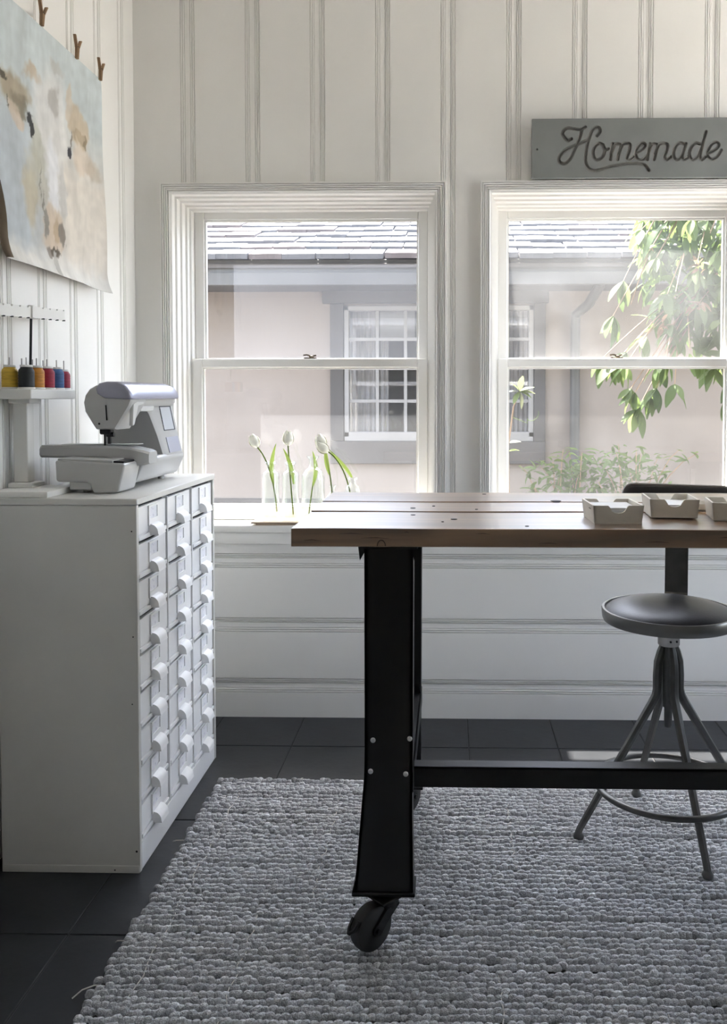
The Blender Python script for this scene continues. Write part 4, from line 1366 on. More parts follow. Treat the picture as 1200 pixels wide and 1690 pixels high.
# ---- cow print hung on the left wall, its near bottom corner rolled forward
ART = [(2.234, 2.009, 0.0764, 0.0498, 172, 157, 132, 0.9, 0.5), (2.26, 1.982, 0.0414, 0.0298, 138, 130, 112, 0.8, 0.5), (2.18, 2.029, 0.0136, 0.0111, 88, 84, 70, 0.9, 0.3), (2.237, 1.947, 0.0342, 0.0281, 208, 188, 168, 0.8, 0.4), (2.334, 2.082, 0.044, 0.0227, 188, 168, 142, 0.8, 0.6), (2.448, 1.987, 0.1133, 0.1637, 219, 217, 214, 0.85, 0.6), (2.466, 2.057, 0.0327, 0.0425, 176, 173, 168, 0.8, 0.5), (2.477, 2.155, 0.0374, 0.0225, 186, 184, 178, 0.6, 0.6), (2.345, 1.888, 0.0416, 0.0714, 184, 184, 170, 0.8, 0.6), (2.568, 2.077, 0.0237, 0.0572, 207, 192, 172, 0.8, 0.5), (2.633, 2.033, 0.0648, 0.0533, 203, 185, 158, 0.9, 0.35), (2.644, 2.007, 0.0402, 0.0214, 178, 158, 130, 0.8, 0.5), (2.667, 1.934, 0.064, 0.046, 214, 197, 178, 0.8, 0.5), (2.718, 1.92, 0.0398, 0.0331, 195, 180, 160, 0.6, 0.6), (2.3, 1.741, 0.0401, 0.0982, 192, 180, 152, 0.8, 0.7), (2.321, 1.816, 0.0486, 0.0754, 196, 192, 172, 0.5, 0.7), (2.443, 1.818, 0.0409, 0.129, 226, 227, 231, 0.9, 0.6), (2.51, 1.8, 0.0295, 0.0765, 197, 195, 192, 0.8, 0.5), (2.371, 1.772, 0.0284, 0.053, 190, 187, 175, 0.8, 0.4), (2.438, 1.675, 0.0666, 0.0645, 208, 190, 170, 0.95, 0.35), (2.455, 1.678, 0.0195, 0.0474, 184, 160, 130, 0.8, 0.5), (2.387, 1.689, 0.0144, 0.0301, 150, 146, 138, 0.9, 0.4), (2.493, 1.672, 0.0224, 0.0294, 140, 132, 122, 0.9, 0.35), (2.447, 1.611, 0.0303, 0.008, 100, 90, 80, 0.9, 0.3), (2.405, 1.61, 0.0126, 0.0147, 130, 120, 110, 0.7, 0.4), (2.446, 1.577, 0.0195, 0.0274, 188, 186, 180, 0.9, 0.15), (2.353, 1.801, 0.005, 0.043, 140, 138, 128, 0.7, 0.4), (2.37, 1.733, 0.005, 0.0385, 130, 126, 118, 0.7, 0.4), (2.315, 1.933, 0.0126, 0.0244, 66, 66, 66, 0.95, 0.25), (2.566, 1.935, 0.0178, 0.0198, 72, 72, 78, 0.95, 0.25), (2.585, 1.979, 0.0061, 0.0262, 120, 112, 100, 0.7, 0.4), (2.669, 2.004, 0.0103, 0.0216, 140, 125, 100, 0.7, 0.4), (2.2, 1.961, 0.0052, 0.0134, 90, 84, 72, 0.7, 0.4), (2.283, 1.967, 0.0234, 0.0185, 140, 135, 118, 0.7, 0.4)]
art = thing('painting', 'unframed watercolour print of a pale cow with its corner curling', 'painting', (ROOM_L + 0.01, 2.45, 1.88))
AY0, AY1, AZ0, AZ1 = 2.098, 2.780, 1.552, 2.236
NU, NV = 190, 170
def art_point(u, v, off):
    y = AY0 + (AY1 - AY0) * u
    z = AZ0 + (AZ1 - AZ0) * v
    x = -1.152 + 0.010 * math.sin(u * 5.0 + 0.6) * (1 - v) + 0.004 * math.sin(v * 7)
    x += 0.022 * max(0.0, 1 - (AY1 - y) / 0.10) ** 2 * (1 - v) ** 0.5
    x += 0.020 * max(0.0, 1 - v / 0.10) ** 2
    z -= 0.012 * max(0.0, (u - 0.75) / 0.25) * max(0, 1 - v / 0.15)
    # roll of the near edge, tight at the bottom and open at the top
    c = 2.132
    k = max(0.0, min(1.0, 0.95 - v * 2.3))
    if y < c and k > 0:
        s = c - y
        rad = 0.0085 / max(k, 0.05)
        a = s / rad
        nx_, ny_ = math.sin(a), math.cos(a)
        return Vector((x + rad * (1 - math.cos(a)) + off * math.cos(a), c - rad * math.sin(a) + off * math.sin(a), z))
    return Vector((x + off, y, z))
def art_color(y, z):
    p = Vector((y * 9, z * 9, 0))
    wy = y + 0.026 * noise.noise(p * 1.6) + 0.012 * noise.noise(p * 6) + 0.004 * noise.noise(p * 20)
    wz = z + 0.022 * noise.noise(p * 1.6 + Vector((5, 3, 1))) + 0.014 * noise.noise(p * 6 + Vector((2, 9, 1)))
    u, v = (wy - 2.1) / 0.68, (wz - 1.55) / 0.68
    top = np.array((196, 206, 208.0)); bl_ = np.array((184, 192, 198.0)); br_ = np.array((222, 214, 203.0)); bot = np.array((222, 220, 215.0))
    tu = min(1, max(0, (u - 0.25) / 0.4))
    low = bl_ * (1 - tu) + br_ * tu
    tv = min(1, max(0, (v - 0.45) / 0.3))
    c = low * (1 - tv) + top * tv
    tb = min(1, max(0, (0.12 - v) / 0.08))
    c = c * (1 - tb) + bot * tb
    for (cy_, cz_, ry, rz, r_, g_, b_, st, so) in ART:
        d = math.hypot((wy - cy_) / ry, (wz - cz_) / rz)
        d /= 1.12
        if d < 1.35:
            t = max(0.0, min(1.0, (1.15 - d) / max(0.06, so)))
            t = t * t * (3 - 2 * t) * st
            c = c * (1 - t) + np.array((r_, g_, b_)) * t
    c = c * (1 + 0.035 * noise.noise(p * 4) + 0.02 * noise.noise(Vector((y * 90, z * 14, 0))))
    c = c * 0.82 + c.mean() * 0.18
    c = c * (1 + 0.07 * noise.noise(Vector((y * 16, z * 5, 3.0))))
    return srgb(np.clip(c * 1.0, 20, 236))
vs, cols, fs = [], [], []
for i in range(NU + 1):
    for j in range(NV + 1):
        u, v = i / NU, j / NV
        vs.append(art_point(u, v, 0.0007))
        cols.append((*art_color(AY0 + (AY1 - AY0) * u, AZ0 + (AZ1 - AZ0) * v), 1.0))
for i in range(NU):
    for j in range(NV):
        a = i * (NV + 1) + j
        fs.append((a, a + NV + 1, a + NV + 2, a + 1))
me = bpy.data.meshes.new('print_sheet')
me.from_pydata(vs, [], fs)
ca = me.color_attributes.new('Col', 'FLOAT_COLOR', 'POINT')
ca.data.foreach_set('color', np.array(cols, dtype=np.float32).ravel())
me.polygons.foreach_set('use_smooth', np.ones(len(me.polygons), dtype=bool))
me.materials.append(MATS['art_print'])
link('print_sheet', me, art)
vs, fs = [], []
NU2, NV2 = 80, 40
for i in range(NU2 + 1):
    for j in range(NV2 + 1):
        vs.append(art_point(i / NU2, j / NV2, -0.0010))
for i in range(NU2):
    for j in range(NV2):
        a = i * (NV2 + 1) + j
        fs.append((a, a + 1, a + NV2 + 2, a + NV2 + 1))
B().raw(vs, fs).build('sheet_back', 'art_back', art, smooth=80)

def clothespin(label, y, z, lean):
    t = thing('clothespin', label, 'clothespin', (-1.141, y, z), group='wooden clothespins holding the cow print')
    for s in (-1, 1):
        # two wooden levers, jaws shut at the bottom and handles open at the top
        P = [(-0.0022 + s * 0.0026, -0.030), (0.0022 + s * 0.0026, -0.030), (0.0028 + s * 0.0045, 0.004), (0.0026 + s * 0.0205, 0.036), (-0.0026 + s * 0.0205, 0.036), (-0.0028 + s * 0.0045, 0.002)]
        B().prism(P, 'x', -0.0045, 0.0045, 0.0006, 1, m=Matrix.Rotation(lean, 4, 'X')).build('lever', 'pin_wood', t, local=True)
    sp = B().tube([(-0.0055, -0.005, 0.006), (0.0055, -0.005, 0.006), (0.0058, 0.005, 0.006), (-0.0055, 0.005, 0.006)], 0.0012, 5)
    sp.build('spring', 'dark_metal', t, local=True)
clothespin('wooden clothespin nearest the top edge of the photo, on the cow print', 2.372, 2.262, R(-8))
clothespin('wooden clothespin between the other two on the cow print', 2.592, 2.258, R(-6))
clothespin('wooden clothespin at the far corner of the cow print', 2.765, 2.257, R(-6))

# ---- carved sign over the right window
STROKES = [[(0.4294, 2.1274), (0.4178, 2.1217), (0.4061, 2.1304), (0.3974, 2.1449), (0.4031, 2.1593), (0.4176, 2.1661), (0.4379, 2.1631), (0.4611, 2.1606), (0.4785, 2.1691)], [(0.4669, 2.1617), (0.4613, 2.1387), (0.4527, 2.1157), (0.4412, 2.0898), (0.4268, 2.0581), (0.4066, 2.0409), (0.3891, 2.0439), (0.385, 2.0584), (0.3948, 2.0757), (0.415, 2.0929), (0.4382, 2.1025), (0.4614, 2.1127), (0.4846, 2.1212), (0.492, 2.1298)], [(0.521, 2.1383), (0.5313, 2.1526), (0.5278, 2.1659), (0.5162, 2.1677), (0.5029, 2.1569), (0.4961, 2.1385), (0.4875, 2.1097), (0.4819, 2.0751), (0.4803, 2.052), (0.4851, 2.0318), (0.4968, 2.0184), (0.5171, 2.0142), (0.5432, 2.0199), (0.5779, 2.0295), (0.6185, 2.0367), (0.659, 2.0382), (0.688, 2.0346), (0.6996, 2.0247), (0.7067, 2.0131)], [(0.5427, 2.1053), (0.5281, 2.1111), (0.5137, 2.0997), (0.5074, 2.0807), (0.5116, 2.0588), (0.5227, 2.0529), (0.54, 2.0615), (0.5486, 2.0833), (0.5427, 2.1053)], [(0.5486, 2.0862), (0.5613, 2.0907)], [(0.5774, 2.1091), (0.573, 2.0803), (0.5697, 2.0532)], [(0.5713, 2.0734), (0.585, 2.105), (0.6006, 2.1078), (0.6064, 2.0991), (0.5991, 2.0715), (0.5952, 2.0525)], [(0.5979, 2.0732), (0.6122, 2.1048), (0.6295, 2.1105), (0.6394, 2.1041), (0.6355, 2.0799), (0.6282, 2.058), (0.6369, 2.0516), (0.653, 2.0625)], [(0.6599, 2.0768), (0.6806, 2.0865), (0.6933, 2.1014), (0.6897, 2.1095), (0.6787, 2.109), (0.6655, 2.0941), (0.6593, 2.0728), (0.6676, 2.0537), (0.685, 2.0525), (0.6993, 2.0651)], [(0.7106, 2.1082), (0.7056, 2.0794), (0.7012, 2.0518)], [(0.7039, 2.0737), (0.7164, 2.1041), (0.7308, 2.1069), (0.7367, 2.0988), (0.7311, 2.0735), (0.726, 2.0522)], [(0.7282, 2.0735), (0.7424, 2.104), (0.7614, 2.1096), (0.7736, 2.1032), (0.7703, 2.0836), (0.763, 2.0618), (0.77, 2.0514), (0.785, 2.0605)], [(0.8348, 2.1045), (0.8174, 2.1109), (0.8031, 2.0984), (0.7952, 2.076), (0.7983, 2.0564), (0.8093, 2.0517), (0.8236, 2.0643), (0.8338, 2.093), (0.8388, 2.1073), (0.8299, 2.0786), (0.8254, 2.0614), (0.8324, 2.051), (0.8451, 2.0584)], [(0.8879, 2.1059), (0.8723, 2.1094), (0.858, 2.0957), (0.8513, 2.0727), (0.8561, 2.0554), (0.8671, 2.0513), (0.8814, 2.0639), (0.8938, 2.0926)], [(0.9099, 2.15), (0.901, 2.1184), (0.8933, 2.084), (0.8889, 2.061), (0.8959, 2.0506), (0.9085, 2.0609)], [(0.9188, 2.074), (0.9406, 2.0837), (0.9554, 2.0991), (0.9518, 2.11), (0.9386, 2.1107), (0.9243, 2.0976), (0.9147, 2.0752), (0.9195, 2.0585), (0.9334, 2.0521), (0.9506, 2.0617), (0.9648, 2.0835)]]
def smooth_line(pts, n=6):
    P = [np.array(p) for p in pts]
    P = [2 * P[0] - P[1]] + P + [2 * P[-1] - P[-2]]
    out = []
    for i in range(1, len(P) - 2):
        p0, p1, p2, p3 = P[i - 1], P[i], P[i + 1], P[i + 2]
        for q in range(n):
            t = q / n
            out.append(0.5 * ((2 * p1) + (-p0 + p2) * t + (2 * p0 - 5 * p1 + 4 * p2 - p3) * t * t + (-p0 + 3 * p1 - 3 * p2 + p3) * t ** 3))
    out.append(P[-2])
    return np.array(out)
sign = thing('sign', 'grey wooden sign carved with the word Homemade above the right window', 'sign', (0.69, 3.10, 1.990))
GX0, GX1, GZ0, GZ1, SYF = 0.288, 1.088, 1.9885, 2.1995, 3.092
h = 0.0016
gx = np.arange(GX0, GX1 + h / 2, h)
gz = np.arange(GZ0, GZ1 + h / 2, h)
dist = np.full((len(gx), len(gz)), 1.0)
for stt in STROKES:
    L = smooth_line(stt)
    for p, q in zip(L, L[1:]):
        x0, x1 = min(p[0], q[0]) - 0.012, max(p[0], q[0]) + 0.012
        z0, z1 = min(p[1], q[1]) - 0.012, max(p[1], q[1]) + 0.012
        a0, a1 = np.searchsorted(gx, [x0, x1]); b0, b1 = np.searchsorted(gz, [z0, z1])
        X, Z = np.meshgrid(gx[a0:a1], gz[b0:b1], indexing='ij')
        d = q - p
        ll = max(d @ d, 1e-12)
        t = np.clip(((X - p[0]) * d[0] + (Z - p[1]) * d[1]) / ll, 0, 1)
        dd = np.hypot(X - p[0] - t * d[0], Z - p[1] - t * d[1])
        dist[a0:a1, b0:b1] = np.minimum(dist[a0:a1, b0:b1], dd)
RG = 0.0056
dep = 0.0075 * np.clip((RG - dist) / 0.0026, 0, 1)
hole = np.hypot(gx[:, None] - 0.306, gz[None, :] - 2.090)
dep = np.maximum(dep, 0.008 * (hole < 0.0030))
XX, ZZ = np.meshgrid(gx, gz, indexing='ij')
YY = SYF + dep
vs = np.stack([XX, YY, ZZ], 2).reshape(-1, 3)
nxg, nzg = len(gx), len(gz)
idx = np.arange(nxg * nzg).reshape(nxg, nzg)
q4 = np.stack([idx[:-1, :-1], idx[1:, :-1], idx[1:, 1:], idx[:-1, 1:]], 2).reshape(-1, 4)
fd = np.maximum.reduce([dep[:-1, :-1], dep[1:, :-1], dep[1:, 1:], dep[:-1, 1:]]).reshape(-1)
board = q4[fd < 0.0004]
carved = q4[fd >= 0.0004]
def submesh(name, faces, m):
    u, inv = np.unique(faces, return_inverse=True)
    me = bpy.data.meshes.new(name)
    me.from_pydata(vs[u].tolist(), [], inv.reshape(-1, 4).tolist())
    me.materials.append(MATS[m])
    return link(name, me, sign)
submesh('board_face', board, 'sign_grey')
submesh('carved_lettering', carved, 'sign_letter')
bk = B()
bk.raw([(GX0, SYF, GZ0), (gx[-1], SYF, GZ0), (gx[-1], SYF, gz[-1]), (GX0, SYF, gz[-1]), (GX0, 3.108, GZ0), (gx[-1], 3.108, GZ0), (gx[-1], 3.108, gz[-1]), (GX0, 3.108, gz[-1])],
       [(0, 4, 5, 1), (1, 5, 6, 2), (2, 6, 7, 3), (3, 7, 4, 0), (4, 7, 6, 5)])
bk.build('board_edge', 'sign_grey', sign, smooth=0)

# ---- wooden tray with glass bottles on the left window sill
tray = thing('tray', 'thin wooden tray under the glass bottles on the window sill', 'tray', (-0.55, 3.175, SILL))
TR0, TR1 = -0.745, -0.30
B().box(TR0, TR1, 3.112, 3.238, SILL + 0.006, SILL + 0.0125, 0.0015, 1).build('tray_board', 'tray_wood', tray)
for x in (TR0 + 0.04, TR1 - 0.06):
    B().box(x - 0.0185, x + 0.02, 3.118, 3.232, SILL, SILL + 0.006).build('tray_batten', 'tray_wood', tray, smooth=0)
B().box(TR0 + 0.018, TR1 - 0.018, 3.114, 3.120, SILL, SILL + 0.006).build('tray_batten', 'tray_wood', tray, smooth=0)
BZ = SILL + 0.0127
def bottle(label, x, y, prof, wall=0.0022):
    outer = prof
    inner = [(max(r - wall, 0.001), min(max(z, 0.005), prof[-1][1])) for r, z in prof]
    rings = outer + list(reversed(inner))
    t = B().lathe(rings, (0, 0, 0), 32).build('bottle', 'bottle_glass', None, smooth=60)
    t.location = (x, y, BZ)
    tag(t, label, 'bottle', group='clear glass bottles on the window sill')
    return t
def apoth(r, hs, hn, ht):
    return [(0.0, 0.0), (r - 0.004, 0.0), (r, 0.004), (r, hs - 0.014), (r - 0.003, hs - 0.005), (r - 0.011, hs), (0.0165, hs + 0.004), (0.0155, hs + 0.010), (0.0155, hn), (0.021, hn + 0.002), (0.0215, ht - 0.003), (0.0195, ht)]
J = 3.178
bottle('clear apothecary bottle at the left end of the tray', -0.683, J, apoth(0.0325, 0.182, 0.209, 0.219))
bottle('clear apothecary bottle beside the largest bottle', -0.608, J, apoth(0.0315, 0.182, 0.208, 0.218))
dome = [(0.0, 0.0), (0.040, 0.0), (0.044, 0.004), (0.044, 0.150)]
for i in range(1, 8):
    a = R(i * 11.0)
    dome.append((0.013 + 0.031 * math.cos(a), 0.150 + 0.046 * math.sin(a)))
dome += [(0.0155, 0.206), (0.0145, 0.226), (0.0235, 0.238), (0.0225, 0.241)]
bottle('largest clear bottle with domed shoulders, third from the left', -0.5225, J, dome)
bottle('small slim clear bottle in front of the tabletop corner', -0.449, J, [(0.0, 0.0), (0.022, 0.0), (0.025, 0.004), (0.025, 0.08), (0.021, 0.093), (0.0095, 0.104), (0.009, 0.122), (0.014, 0.126), (0.014, 0.130)])
bottle('small round clear bottle rightmost on the tray', -0.373, J, [(0.0, 0.0), (0.022, 0.0), (0.028, 0.03), (0.0285, 0.085), (0.029, 0.110), (0.026, 0.124), (0.014, 0.137), (0.012, 0.148), (0.021, 0.157), (0.020, 0.160)])

def tulip(label, base, bend, tip, size, tilt, leaf=None, bud=False):
    t = thing('tulip', label, 'tulip', base, group='white tulips in the sill bottles')
    b0, b1, b2 = (Vector((0, 0, 0)), Vector(bend) - Vector(base), Vector(tip) - Vector(base))
    path = []
    for i in range(13):
        s = i / 12
        path.append(b0 * (1 - s) ** 2 + b1 * 2 * s * (1 - s) + b2 * s * s)
    B().tube(path, 0.0026, 7).build('stem', 'tulip_green', t, local=True)
    d = (path[-1] - path[-2]).normalized() if tilt is None else Vector(tilt).normalized()
    qd = d.to_track_quat('Z', 'Y').to_matrix().to_4x4()
    M0 = Matrix.Translation(path[-1]) @ qd
    for k_ in range(6):
        a = k_ * math.pi / 3
        inner = k_ % 2
        rw = size * (0.62 if inner else 0.68)
        hgt = size * (1.80 if inner else 1.70)
        vs_, fs_ = [], []
        for r_ in range(7):
            v = r_ / 6
            rad = rw * (0.12 + 0.88 * math.sin(math.pi * (0.06 + 0.80 * v ** 0.8))) * (0.96 if inner else 1.05)
            wid = 1.05 * math.sin(math.pi * min(0.97, v * 0.80 + 0.18)) ** 0.7
            for c_ in range(5):
                w_ = (c_ / 2 - 1) * wid * 0.72
                vs_.append((rad * math.cos(w_), rad * math.sin(w_), hgt * v))
        for r_ in range(6):
            for c_ in range(4):
                q_ = r_ * 5 + c_
                fs_.append((q_, q_ + 1, q_ + 6, q_ + 5))
        me_ = B().raw([M0 @ Matrix.Rotation(a, 4, 'Z') @ Vector(p) for p in vs_], fs_)
        me_.build('petal', 'petal', t, local=True, smooth=80)
    if leaf:
        P = [Vector(p) - Vector(base) for p in leaf]
        n_ = 12
        vs_, fs_ = [], []
        for i in range(n_ + 1):
            s = i / n_
            p = P[0] * (1 - s) ** 2 + P[1] * 2 * s * (1 - s) + P[2] * s * s
            w_ = 0.0085 * math.sin(math.pi * min(0.98, 0.12 + s * 0.86)) ** 0.8
            vs_ += [p + Vector((-w_, 0.003, 0)), p, p + Vector((w_, 0.003, 0))]
        for i in range(n_):
            a = 3 * i
            fs_ += [(a, a + 1, a + 4, a + 3), (a + 1, a + 2, a + 5, a + 4)]
        B().raw(vs_, fs_).build('leaf', 'tulip_green', t, local=True, smooth=80)
    return t
tulip('white tulip leaning far left out of the first bottle', (-0.660, J, BZ + 0.03), (-0.675, J, BZ + 0.21), (-0.730, J - 0.01, 1.010), 0.030, (-0.45, 0, 0.9),
      [(-0.672, J - 0.006, BZ + 0.135), (-0.690, J - 0.012, BZ + 0.20), (-0.660, J - 0.012, BZ + 0.288)])
tulip('white tulip standing upright in the second bottle', (-0.598, J, BZ + 0.02), (-0.612, J, BZ + 0.19), (-0.6165, J, 1.016), 0.032, (0, 0, 1),
      [(-0.595, J - 0.006, BZ + 0.135), (-0.598, J - 0.012, BZ + 0.205), (-0.633, J - 0.014, BZ + 0.270)])
tulip('white tulip leaning out of the small slim bottle', (-0.4475, J, BZ + 0.02), (-0.452, J, BZ + 0.19), (-0.482, J, 1.006), 0.032, (-0.35, -0.05, 0.9),
      [(-0.46, J - 0.004, BZ + 0.17), (-0.475, J - 0.008, BZ + 0.22), (-0.474, J - 0.010, BZ + 0.275)])
tulip('white tulip arching left from the small round bottle', (-0.3725, J, BZ + 0.02), (-0.385, J, BZ + 0.20), (-0.462, J - 0.015, 0.994), 0.030, (-0.75, -0.1, 0.55),
      [(-0.376, J - 0.006, BZ + 0.160), (-0.395, J - 0.012, BZ + 0.20), (-0.462, J - 0.016, BZ + 0.268)])
lfp = [Vector(p) for p in ((-0.538, J - 0.002, BZ + 0.045), (-0.520, J, BZ + 0.12), (-0.516, J, BZ + 0.185), (-0.526, J - 0.002, BZ + 0.250))]
cut = thing('cut_stem', 'single green tulip leaf standing in the largest bottle', 'leaf', (-0.538, J, BZ + 0.005))
B().tube([(-0.540, J, BZ + 0.008), (-0.536, J, BZ + 0.05), (-0.524, J, BZ + 0.13)], 0.0024, 6).build('stem', 'tulip_green', cut)
vs_, fs_ = [], []
for i in range(13):
    s = i / 12
    p = Vector((-0.526 + 0.014 * math.sin(s * 3.0), J - 0.003, BZ + 0.12 + 0.138 * s))
    w_ = 0.0078 * math.sin(math.pi * min(0.97, 0.06 + s * 0.92)) ** 0.8
    vs_ += [p + Vector((-w_, 0.003, 0)), p, p + Vector((w_, 0.003, 0))]
for i in range(12):
    a = 3 * i
    fs_ += [(a, a + 1, a + 4, a + 3), (a + 1, a + 2, a + 5, a + 4)]
B().raw(vs_, fs_).build('leaf', 'tulip_green', cut, smooth=80)

# ================================================================== PLANTS OUTSIDE
def leaf_mesh(name, L, W, m, droop=0.25, fold=0.25, n=6):
    vs_, fs_ = [], []
    for i in range(n + 1):
        s = i / n
        w_ = W * 0.5 * (math.sin(math.pi * (s * 0.93 + 0.035)) ** 0.85)
        z = -droop * L * s * s
        vs_ += [(L * s, -w_, z + fold * w_), (L * s, 0, z), (L * s, w_, z + fold * w_)]
    for i in range(n):
        a = 3 * i
        fs_ += [(a, a + 3, a + 4, a + 1), (a + 1, a + 4, a + 5, a + 2)]
    me_ = bpy.data.meshes.new(name)
    me_.from_pydata(vs_, [], fs_)
    me_.polygons.foreach_set('use_smooth', [True] * len(me_.polygons))
    me_.materials.append(MATS[m])
    return me_

def orient(d, roll):
    d = Vector(d).normalized()
    return (d.to_track_quat('X', 'Z').to_matrix().to_4x4()) @ Matrix.Rotation(roll, 4, 'X')

def put_leaf(me_, par, p, d, roll, sc):
    o = bpy.data.objects.new('leaf', me_)
    COL.objects.link(o)
    o.parent = par
    o.matrix_local = Matrix.Translation(Vector(p) - origin(par)) @ orient(d, roll) @ Matrix.Scale(sc, 4)
    return o

big_leaf = [leaf_mesh('leaf', 0.125, 0.046, 'leaf_green', 0.20), leaf_mesh('leaf', 0.115, 0.044, 'leaf_light', 0.3), leaf_mesh('leaf', 0.14, 0.048, 'leaf_green', 0.35), leaf_mesh('leaf', 0.10, 0.040, 'leaf_light', 0.15)]
dry_leaf = leaf_mesh('leaf', 0.06, 0.018, 'leaf_dry', 0.4)
tree = thing('tree', 'broadleaf tree with drooping green branches outside the right window', 'tree', (2.55, 4.75, -0.15))
B().tube([(2.55, 4.75, -0.15), (2.50, 4.75, 0.8), (2.42, 4.70, 1.7), (2.30, 4.65, 2.4), (2.2, 4.6, 3.2)], 0.09, 12, radii=[0.12, 0.10, 0.09, 0.075, 0.05]).build('trunk', 'bark', tree)
rt = random.Random(21)
nleaf = 0
# twigs: (start, end) hanging from overhead limbs; leaves grow in whorls along them
limbs = [[(2.40, 4.68, 1.95), (1.9, 4.55, 2.25), (1.45, 4.40, 2.30), (1.05, 4.30, 2.22)], [(2.36, 4.66, 2.2), (1.8, 4.35, 2.55), (1.35, 4.20, 2.5)], [(2.42, 4.7, 1.7), (1.95, 4.60, 1.95), (1.55, 4.50, 1.95), (1.3, 4.45, 1.85)]]
limb_o = []
for lp in limbs:
    n_ = len(lp)
    limb_o.append(B().tube(lp, 0.02, 8, radii=[0.032 - 0.022 * i / (n_ - 1) for i in range(n_)]).build('branch', 'bark', tree))
whorls = []
def add_twig(bi, p0, p1, sag, step):
    p0, p1 = Vector(p0), Vector(p1)
    mid = (p0 + p1) / 2 + Vector((0.0, 0.0, sag))
    pts = [p0 * (1 - s) ** 2 + mid * 2 * s * (1 - s) + p1 * s * s for s in [i / 8 for i in range(9)]]
    B().tube(pts, 0.003, 5, radii=[0.005 - 0.003 * i / 8 for i in range(9)]).build('twig', 'twig', limb_o[bi])
    for i in range(step, 9, step):
        whorls.append((bi, pts[i], (pts[i] - pts[i - 1]).normalized(), i == 8))
twigs = [
    (2, (1.36, 4.46, 1.87), (0.88, 4.20, 1.24)), (2, (1.40, 4.46, 1.89), (0.98, 4.22, 1.20)), (2, (1.33, 4.45, 1.86), (0.80, 4.22, 1.36)), (2, (1.38, 4.46, 1.88), (0.92, 4.22, 1.14)), (2, (1.52, 4.49, 1.94), (1.37, 4.20, 1.20)), (2, (1.55, 4.5, 1.95), (1.43, 4.20, 1.14)), (2, (1.36, 4.46, 1.87), (1.02, 4.20, 1.36)),
    (0, (1.20, 4.33, 2.25), (0.93, 4.22, 2.02)), (0, (1.10, 4.32, 2.23), (0.86, 4.30, 1.78)), (0, (1.25, 4.35, 2.27), (1.00, 4.20, 1.88)), (0, (1.30, 4.36, 2.27), (1.05, 4.18, 1.70)),
    (0, (1.18, 4.33, 2.24), (0.80, 4.25, 1.60)), (1, (1.40, 4.22, 2.5), (1.15, 4.12, 2.05)), (1, (1.42, 4.22, 2.5), (1.28, 4.10, 1.90)), (0, (1.35, 4.38, 2.28), (1.18, 4.15, 1.82)),
    (2, (1.50, 4.48, 1.93), (1.22, 4.25, 1.66)), (2, (1.45, 4.47, 1.91), (1.10, 4.28, 1.56)), (2, (1.40, 4.46, 1.89), (0.96, 4.25, 1.50)), (2, (1.55, 4.5, 1.95), (1.32, 4.22, 1.58)),
    (2, (1.35, 4.45, 1.87), (0.86, 4.22, 1.42)), (2, (1.38, 4.46, 1.88), (0.76, 4.28, 1.40)), (2, (1.50, 4.48, 1.93), (1.40, 4.2, 1.45)), (2, (1.36, 4.46, 1.87), (0.90, 4.20, 1.22)),
    (1, (1.55, 4.3, 2.52), (1.38, 4.15, 2.1)), (1, (1.6, 4.3, 2.52), (1.45, 4.15, 1.8)), (0, (1.12, 4.31, 2.23), (0.98, 4.4, 2.1)), (0, (1.32, 4.37, 2.28), (1.10, 4.45, 1.98)), (0, (1.4, 4.4, 2.28), (1.25, 4.45, 2.08)), (2, (1.52, 4.5, 1.94), (1.38, 4.2, 1.28)),
]
for bi, a, b in twigs:
    add_twig(bi, a, b, rt.uniform(0.0, 0.06), 4)
for bi, a, b in twigs[:14]:
    a2 = Vector(a).lerp(Vector(b), 0.5)
    add_twig(bi, a2, Vector(b) + Vector((rt.uniform(-0.12, 0.2), rt.uniform(-0.15, 0.1), rt.uniform(-0.02, 0.16))), 0.03, 8)
for bi, p, d, end in whorls:
    k_n = rt.choice((5, 6, 6)) if end else rt.choice((3, 4))
    a0 = rt.uniform(0, 6.28)
    u = d.cross(Vector((0, 0, 1)))
    u = u.normalized() if u.length > 1e-3 else Vector((1, 0, 0))
    w = d.cross(u)
    for q in range(k_n):
        if nleaf >= 296:
            break
        a = a0 + q * 6.283 / k_n + rt.uniform(-0.3, 0.3)
        out = u * math.cos(a) + w * math.sin(a)
        dd = out * rt.uniform(0.5, 1.0) + d * rt.uniform(0.3, 0.8) + Vector((0, 0, -0.55))
        put_leaf(rt.choice(big_leaf), limb_o[bi], p, dd, rt.uniform(-0.6, 0.6), rt.uniform(0.75, 1.12))
        nleaf += 1
# further foliage in the depth of the crown, too thick to pick apart
crown_v, crown_f = [], []
src = [(tuple(v.co for v in m_.vertices), [tuple(p.vertices) for p in m_.polygons]) for m_ in big_leaf]
for q in range(980):
    c = Vector((rt.uniform(1.0, 2.3), rt.uniform(4.3, 4.9), rt.uniform(1.72, 2.75)))
    if q % 3 == 0:
        c = Vector((rt.uniform(0.98, 1.5), rt.uniform(4.2, 4.6), rt.uniform(1.55, 2.25)))
        if c.x + c.z < 2.75:
            c.z += 0.35
    elif c.x < 1.25 and c.z < 1.95:
        c.z += 0.3
    if rt.random() < 0.24:
        c = Vector((rt.uniform(1.08, 1.65), rt.uniform(4.25, 4.6), rt.uniform(1.36, 1.8)))
        if c.x < 1.25 and c.z < 1.5:
            c.z += 0.25
    M = Matrix.Translation(c) @ orient((rt.uniform(-1, 1), rt.uniform(-1, 1), rt.uniform(-1.2, 0.1)), rt.uniform(-0.8, 0.8))
    v_, f_ = src[q % 4]
    o_ = len(crown_v)
    crown_v += [M @ x for x in v_]
    crown_f += [tuple(i + o_ for i in f) for f in f_]
